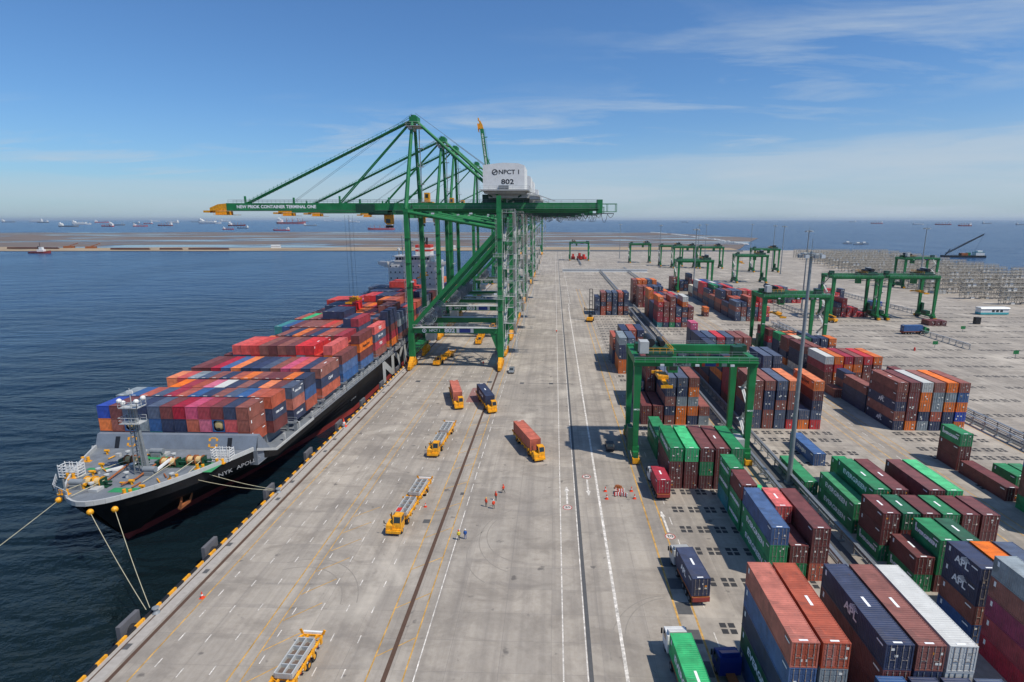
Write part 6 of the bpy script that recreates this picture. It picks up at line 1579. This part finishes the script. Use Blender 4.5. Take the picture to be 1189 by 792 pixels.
# pipe stacks and machines on the sand spit
for i,(px,py,ln,lab) in enumerate(((20,290,95,'dark red pipe row at the far left of the beach'),(136,291,70,'pipe row on the beach right of the tug'),(185,291,40,'short dark pipe row on the beach before the boom'),(230,291,72,'dark red pipe row on beach under the boom tip'))):
    x, y = at(px, py, WZ+0.5); t = thing('pipe_stack', lab, 'pipes', (x,y+30,WZ+0.5), 0, 'pipe rows along the beach'); mb = MB()
    for k in range(3): mb.tube((-ln*0.5,k*1.6,1.0),(ln*0.5,k*1.6,1.0),0.8,8)
    mb.tube((-ln*0.5,0.8,2.3),(ln*0.5,0.8,2.3),0.8,8); mb.build('pipe', M['pipe'], t)
for i,(px,py,lab) in enumerate(((62,289,'orange dredging machine on the beach above the tug'),(88,289.5,'orange machine on the beach right of the tug'),(310,289,'white hut on the beach under the boom'),(520,290,'white hut on the beach seen behind crane legs'))):
    x, y = at(px, py, WZ+0.5); t = thing('beach_hut' if i > 1 else 'dredging_machine', lab, 'hut' if i > 1 else 'machine', (x,y+35,WZ+0.5), 0.2); mb = MB(); mb.box(-8,8,-4,4,0,3.6); mb.build('body', M['white'] if i > 1 else M['rustiron'], t)
    mb = MB(); mb.prism([(-4.4,3.6),(4.4,3.6),(0,6)], -8.4, 8.4, 'x') if i > 1 else mb.beam((0,0,3.6),(16,0,9),1.2,1.2); mb.build('roof' if i > 1 else 'arm', M['lgrey'] if i > 1 else M['rustiron'], t)
# low rock breakwater closing the tidal flat on the right
r = random.Random(9); mb = MB()
for i in range(420):
    f = i/419.0; px = 757+ (868-757)*f; py = 270.2+(284.4-270.2)*f**1.25
    if (i//30) % 3 == 2: continue
    x, y = at(px, py, WZ); s_ = r.uniform(2,4.5)
    mb.sphere((x+r.uniform(-5,5),y+r.uniform(-6,6),WZ+0.4),s_,5,0,0.6)
o = mb.build('rock_breakwater', M['lgrey']); tag(o, 'broken line of pale rocks edging the tidal flat', 'breakwater', kind='stuff')
# distant strip of quay fence
t = thing('perimeter_fence', 'low dark fence along the far end of the yard', 'fence', (0,0,0), 0); mb = MB(); mb.box(-48,300,930,930.3,0,2.4); mb.build('mesh_panel', M['grey'], t); mb = MB()
for x in range(-48,300,6): mb.box(x-0.12,x+0.12,929.8,929.99,0,2.8)
mb.build('post_row', M['grey'], t)
# ------------------------------------------------------------------ now link the containers: 300 largest one by one, the rest as one mass
f_, cx_, cy_ = 663., 620., 396.; P12, Q2 = R(12), R(2.03)
def proj(X, Y, Z):
    c, s, cp, sp2 = math.cos(P12), math.sin(P12), math.cos(Q2), math.sin(Q2)
    x = X*cp+Y*sp2; D = -X*sp2+Y*cp; H = 50-Z; z = D*c+H*s
    return cx_+f_*x/z, cy_+f_*(H*c-D*s)/z
def area(pts):
    q = [proj(*p) for p in pts]; a = 0
    for i in range(len(q)):
        x1, y1 = q[i]; x2, y2 = q[(i+1) % len(q)]; a += x1*y2-x2*y1
    cxm = sum(p[0] for p in q)/len(q); cym = sum(p[1] for p in q)/len(q)
    if cxm < -10 or cxm > 1200 or cym > 800: a *= 0.2
    return abs(a)/2
occ = {}
for c in REC: occ.setdefault((round(c['z'],0)), []).append(c)
def covered(c, dx, dy):
    for o in REC:
        if o is c: continue
        if abs(o['z']-c['z']) < 1.4 and abs(o['x']-(c['x']+dx)) < 1.3 and o['y'] < c['y']+c['L']*0.5+dy < o['y']+o['L'] : return True
    return False
for c in REC:
    x, y, z, Ln, h = c['x'], c['y'], c['z'], c['L'], c['h']; a = 0
    if c.get('force'): c['a'] = 1e6; continue
    if c['top']: a += area([(x-W2,y,z+h),(x+W2,y,z+h),(x+W2,y+Ln,z+h),(x-W2,y+Ln,z+h)])
    fr = any(o is not c and abs(o['x']-x) < 1.3 and abs(o['z']-z) < 1.4 and 0 < y-(o['y']+o['L']) < 1.3 for o in REC)
    if not fr: a += area([(x-W2,y,z),(x+W2,y,z),(x+W2,y,z+h),(x-W2,y,z+h)])
    s = -1 if x > 0 else 1
    if not any(o is not c and 0 < s*(o['x']-x) < 3.2 and abs(o['z']-z) < 1.4 and o['y'] < y+Ln*0.5 < o['y']+o['L'] for o in REC):
        a += area([(x+s*W2,y,z),(x+s*W2,y+Ln,z),(x+s*W2,y+Ln,z+h),(x+s*W2,y,z+h)])
    c['a'] = a
order = sorted(REC, key=lambda c: -c['a'])
solo, rest = order[:300], order[300:]
SIGN = {'EG':('EVERGREEN','letter_white',1.15,1.25,0.045),'WING':('APL','letter_white',1.3,1.1,0.04),'K':('K','letter_white',2.0,1.1,0.07),'HANJIN':('HANJIN','letter_white',1.1,1.2,0.04),'Hapag-Lloyd':('Hapag-Lloyd','letter_black',1.15,1.1,0.03),
        'CMA':('CMA CGM','letter_white',1.0,1.1,0.03),'hub':('CMA CGM','letter_white',1.0,1.1,0.03),'CSAV':('CSAV','letter_white',1.0,1.2,0.03),'K Line':('TEX','letter_white',1.3,1.3,0.05),'APL':('APL','letter_white',1.2,1.1,0.04),'CMA CGM':('CMA CGM','letter_white',1.0,1.1,0.03),'EVERGREEN':('EVERGREEN','letter_white',1.15,1.25,0.045)}
seen = {}
n_lod0 = 110
badw = []
for i, c in enumerate(solo):
    near_ = i < n_lod0 or (c.get('force') and c['y'] < 160)
    mat = M['c_'+c['c']]; Ln, h = round(c['L'],2), round(c['h'],2)
    if c['label']: lab = c['label']
    else:
        where, col, lv = c['where']
        tier = 'topmost' if c['top'] else ['bottom','second-tier','third-tier','fourth-tier','fifth-tier','sixth-tier'][lv]
        oc = 'leftmost' if col == 1 else ORD[col-1]+'-from-left'
        lab = '%s container, %s in %s column, %s' % (CW[c['c']], tier, oc, where)
    nw = len(lab.replace(',', '').split())
    if nw > 16 or nw < 4: badw.append((nw, lab))
    seen[lab] = seen.get(lab, 0)+1
    seed = rng.randint(0, 5)
    rz = c['rz']
    if c.get('force'):
        loc = (c['x']+math.sin(rz)*Ln/2, c['y']-math.cos(rz)*Ln/2, c['z']); rot = rz; ls = -1
        if c['flip']: pass
    elif c['flip']: loc = (c['x'], c['y']+Ln, c['z']); rot = math.pi; ls = -c['side']
    else: loc = (c['x'], c['y'], c['z']); rot = 0.0; ls = c['side']
    if near_:
        t = thing('shipping_container', lab, 'container', loc, rot, c['grp'])
        link('body', cmesh('body', Ln, h, mat), t)
        for k in (0, 1):
            d = link('door', cmesh('door', Ln, h, mat), t)
            if k: d.location = (W2-0.136, 0, 0)
            for q in (0, 1): link('lock_rod', cmesh('rod', Ln, h, M['rod'], q), d)
        r = random.Random(seed*131+i)
        for k in range(r.randint(2,4)):
            big = r.random() < 0.4; key = ('plate', big, k == 3)
            if key not in _cm:
                mb = MB(); a, b = (0.15,0.11) if big else (0.09,0.12); mb.box(-a,a,-0.009,0.009,-b,b); _cm[key] = mb.mesh('placard', [M['plate2'] if k == 3 else M['plate']])
            link('placard', _cm[key], t, (r.choice((-0.62,-0.24,0.24,0.62,0.92)), 0.018, h*r.choice((0.28,0.42,0.55,0.68,0.8))))
        if r.random() < 0.3:
            key = ('bar', Ln, h)
            if key not in _cm: mb = MB(); mb.box(-0.14,0.14,Ln*0.42,Ln*0.42+1.5,h-0.016,h-0.006); _cm[key] = mb.mesh('roof_marking', [M['letter_white']])
            link('roof_marking', _cm[key], t)
        for key, q in (('roof',(-0.5,0.3,0.22,0.42,h-0.018,h-0.008)),('sidea',(ls*(W2+0.002)-0.004,ls*(W2+0.002)+0.004,0.5,1.5,h-0.62,h-0.45)),('sideb',(ls*(W2+0.002)-0.004,ls*(W2+0.002)+0.004,Ln-0.9,Ln-0.6,h-0.9,h-0.3))):
            key = (key, Ln, h, ls)
            if key not in _cm: mb = MB(); mb.box(*q); _cm[key] = mb.mesh('code_marking', [M['letter_white']])
            link('code_marking', _cm[key], t)
    else:
        t = link('shipping_container', cmesh('whole', Ln, h, mat, seed), None, loc); t.rotation_euler = (0,0,rot); tag(t, lab, 'container', c['grp'])
    if c['txt']:
        s_, mk, sz, sxx, bd = SIGN[c['txt']]
        k = 0.62 if Ln < 8 and len(s_) > 5 else 1.0
        for fs in ((ls,) if not c.get('force') else (-1, 1)):
            yo = Ln*0.5 if s_ != 'K' else Ln*0.42
            letter(s_, sz*k, M[mk], t, (fs*(W2+0.008), yo, h*0.52), '-x' if fs < 0 else '+x', bd, sxx)
            if c['txt'] == 'WING':
                mb = MB()
                for q in range(5):
                    yy = Ln*0.5+fs*(-0.2+0.05*q); zz = h*0.62+q*0.11
                    mb.beam((fs*(W2+0.006),yy-fs*0.2,zz),(fs*(W2+0.006),yy+fs*(1.5-0.22*q),zz+0.42),0.012,0.06)
                mb.build('emblem', M['letter_white'], t)
for lab, n in seen.items():
    if n > 1: print('DUP LABEL', n, lab)
for b in badw: print('LABEL WORDS', b)
# the rest of the stacks, too small or hidden to tell apart
mb = MB(); keys = list(CC); ki = {k: i for i, k in enumerate(keys)}; PL = len(keys); r = random.Random(5)
for c in rest:
    x, y, z, Ln, h = c['x'], c['y'], c['z'], c['L'], c['h']; m = ki[c['c']]
    mb.box(x-W2, x+W2, y+0.05, y+Ln, z, z+h-0.003, m)
    n = 8
    for q in range(n):
        xa = x-W2+0.1; 
    if not c['flip']:
        for q in (-0.85,-0.35,0.35,0.85): mb.box(x+q-0.03,x+q+0.03,y-0.0,y+0.046,z+0.1,z+h-0.1,PL+1)
        for q in range(r.randint(1,3)):
            a, b = r.uniform(-0.9,0.9), r.uniform(0.5,h-0.5); mb.box(x+a-0.16,x+a+0.16,y-0.02,y+0.03,z+b-0.13,z+b+0.13,PL)
    else:
        mb.box(x-0.5,x+0.3,y+0.2,y+0.42,z+h-0.006,z+h+0.004,PL)
    mb.box(x-W2-0.006,x+W2+0.006,y+0.02,y+0.16,z-0.001,z+0.13,m); mb.box(x-W2-0.006,x+W2+0.006,y+0.02,y+0.16,z+h-0.13,z+h,m)
o = mb.build('container_mass', [M['c_'+k] for k in keys]+[M['plate'], M['steel']])
tag(o, 'smaller and half hidden containers of the far stacks and the ship', 'containers', 'shipping containers', 'stuff')
print('containers', len(REC), 'single', len(solo), 'mass', len(rest))
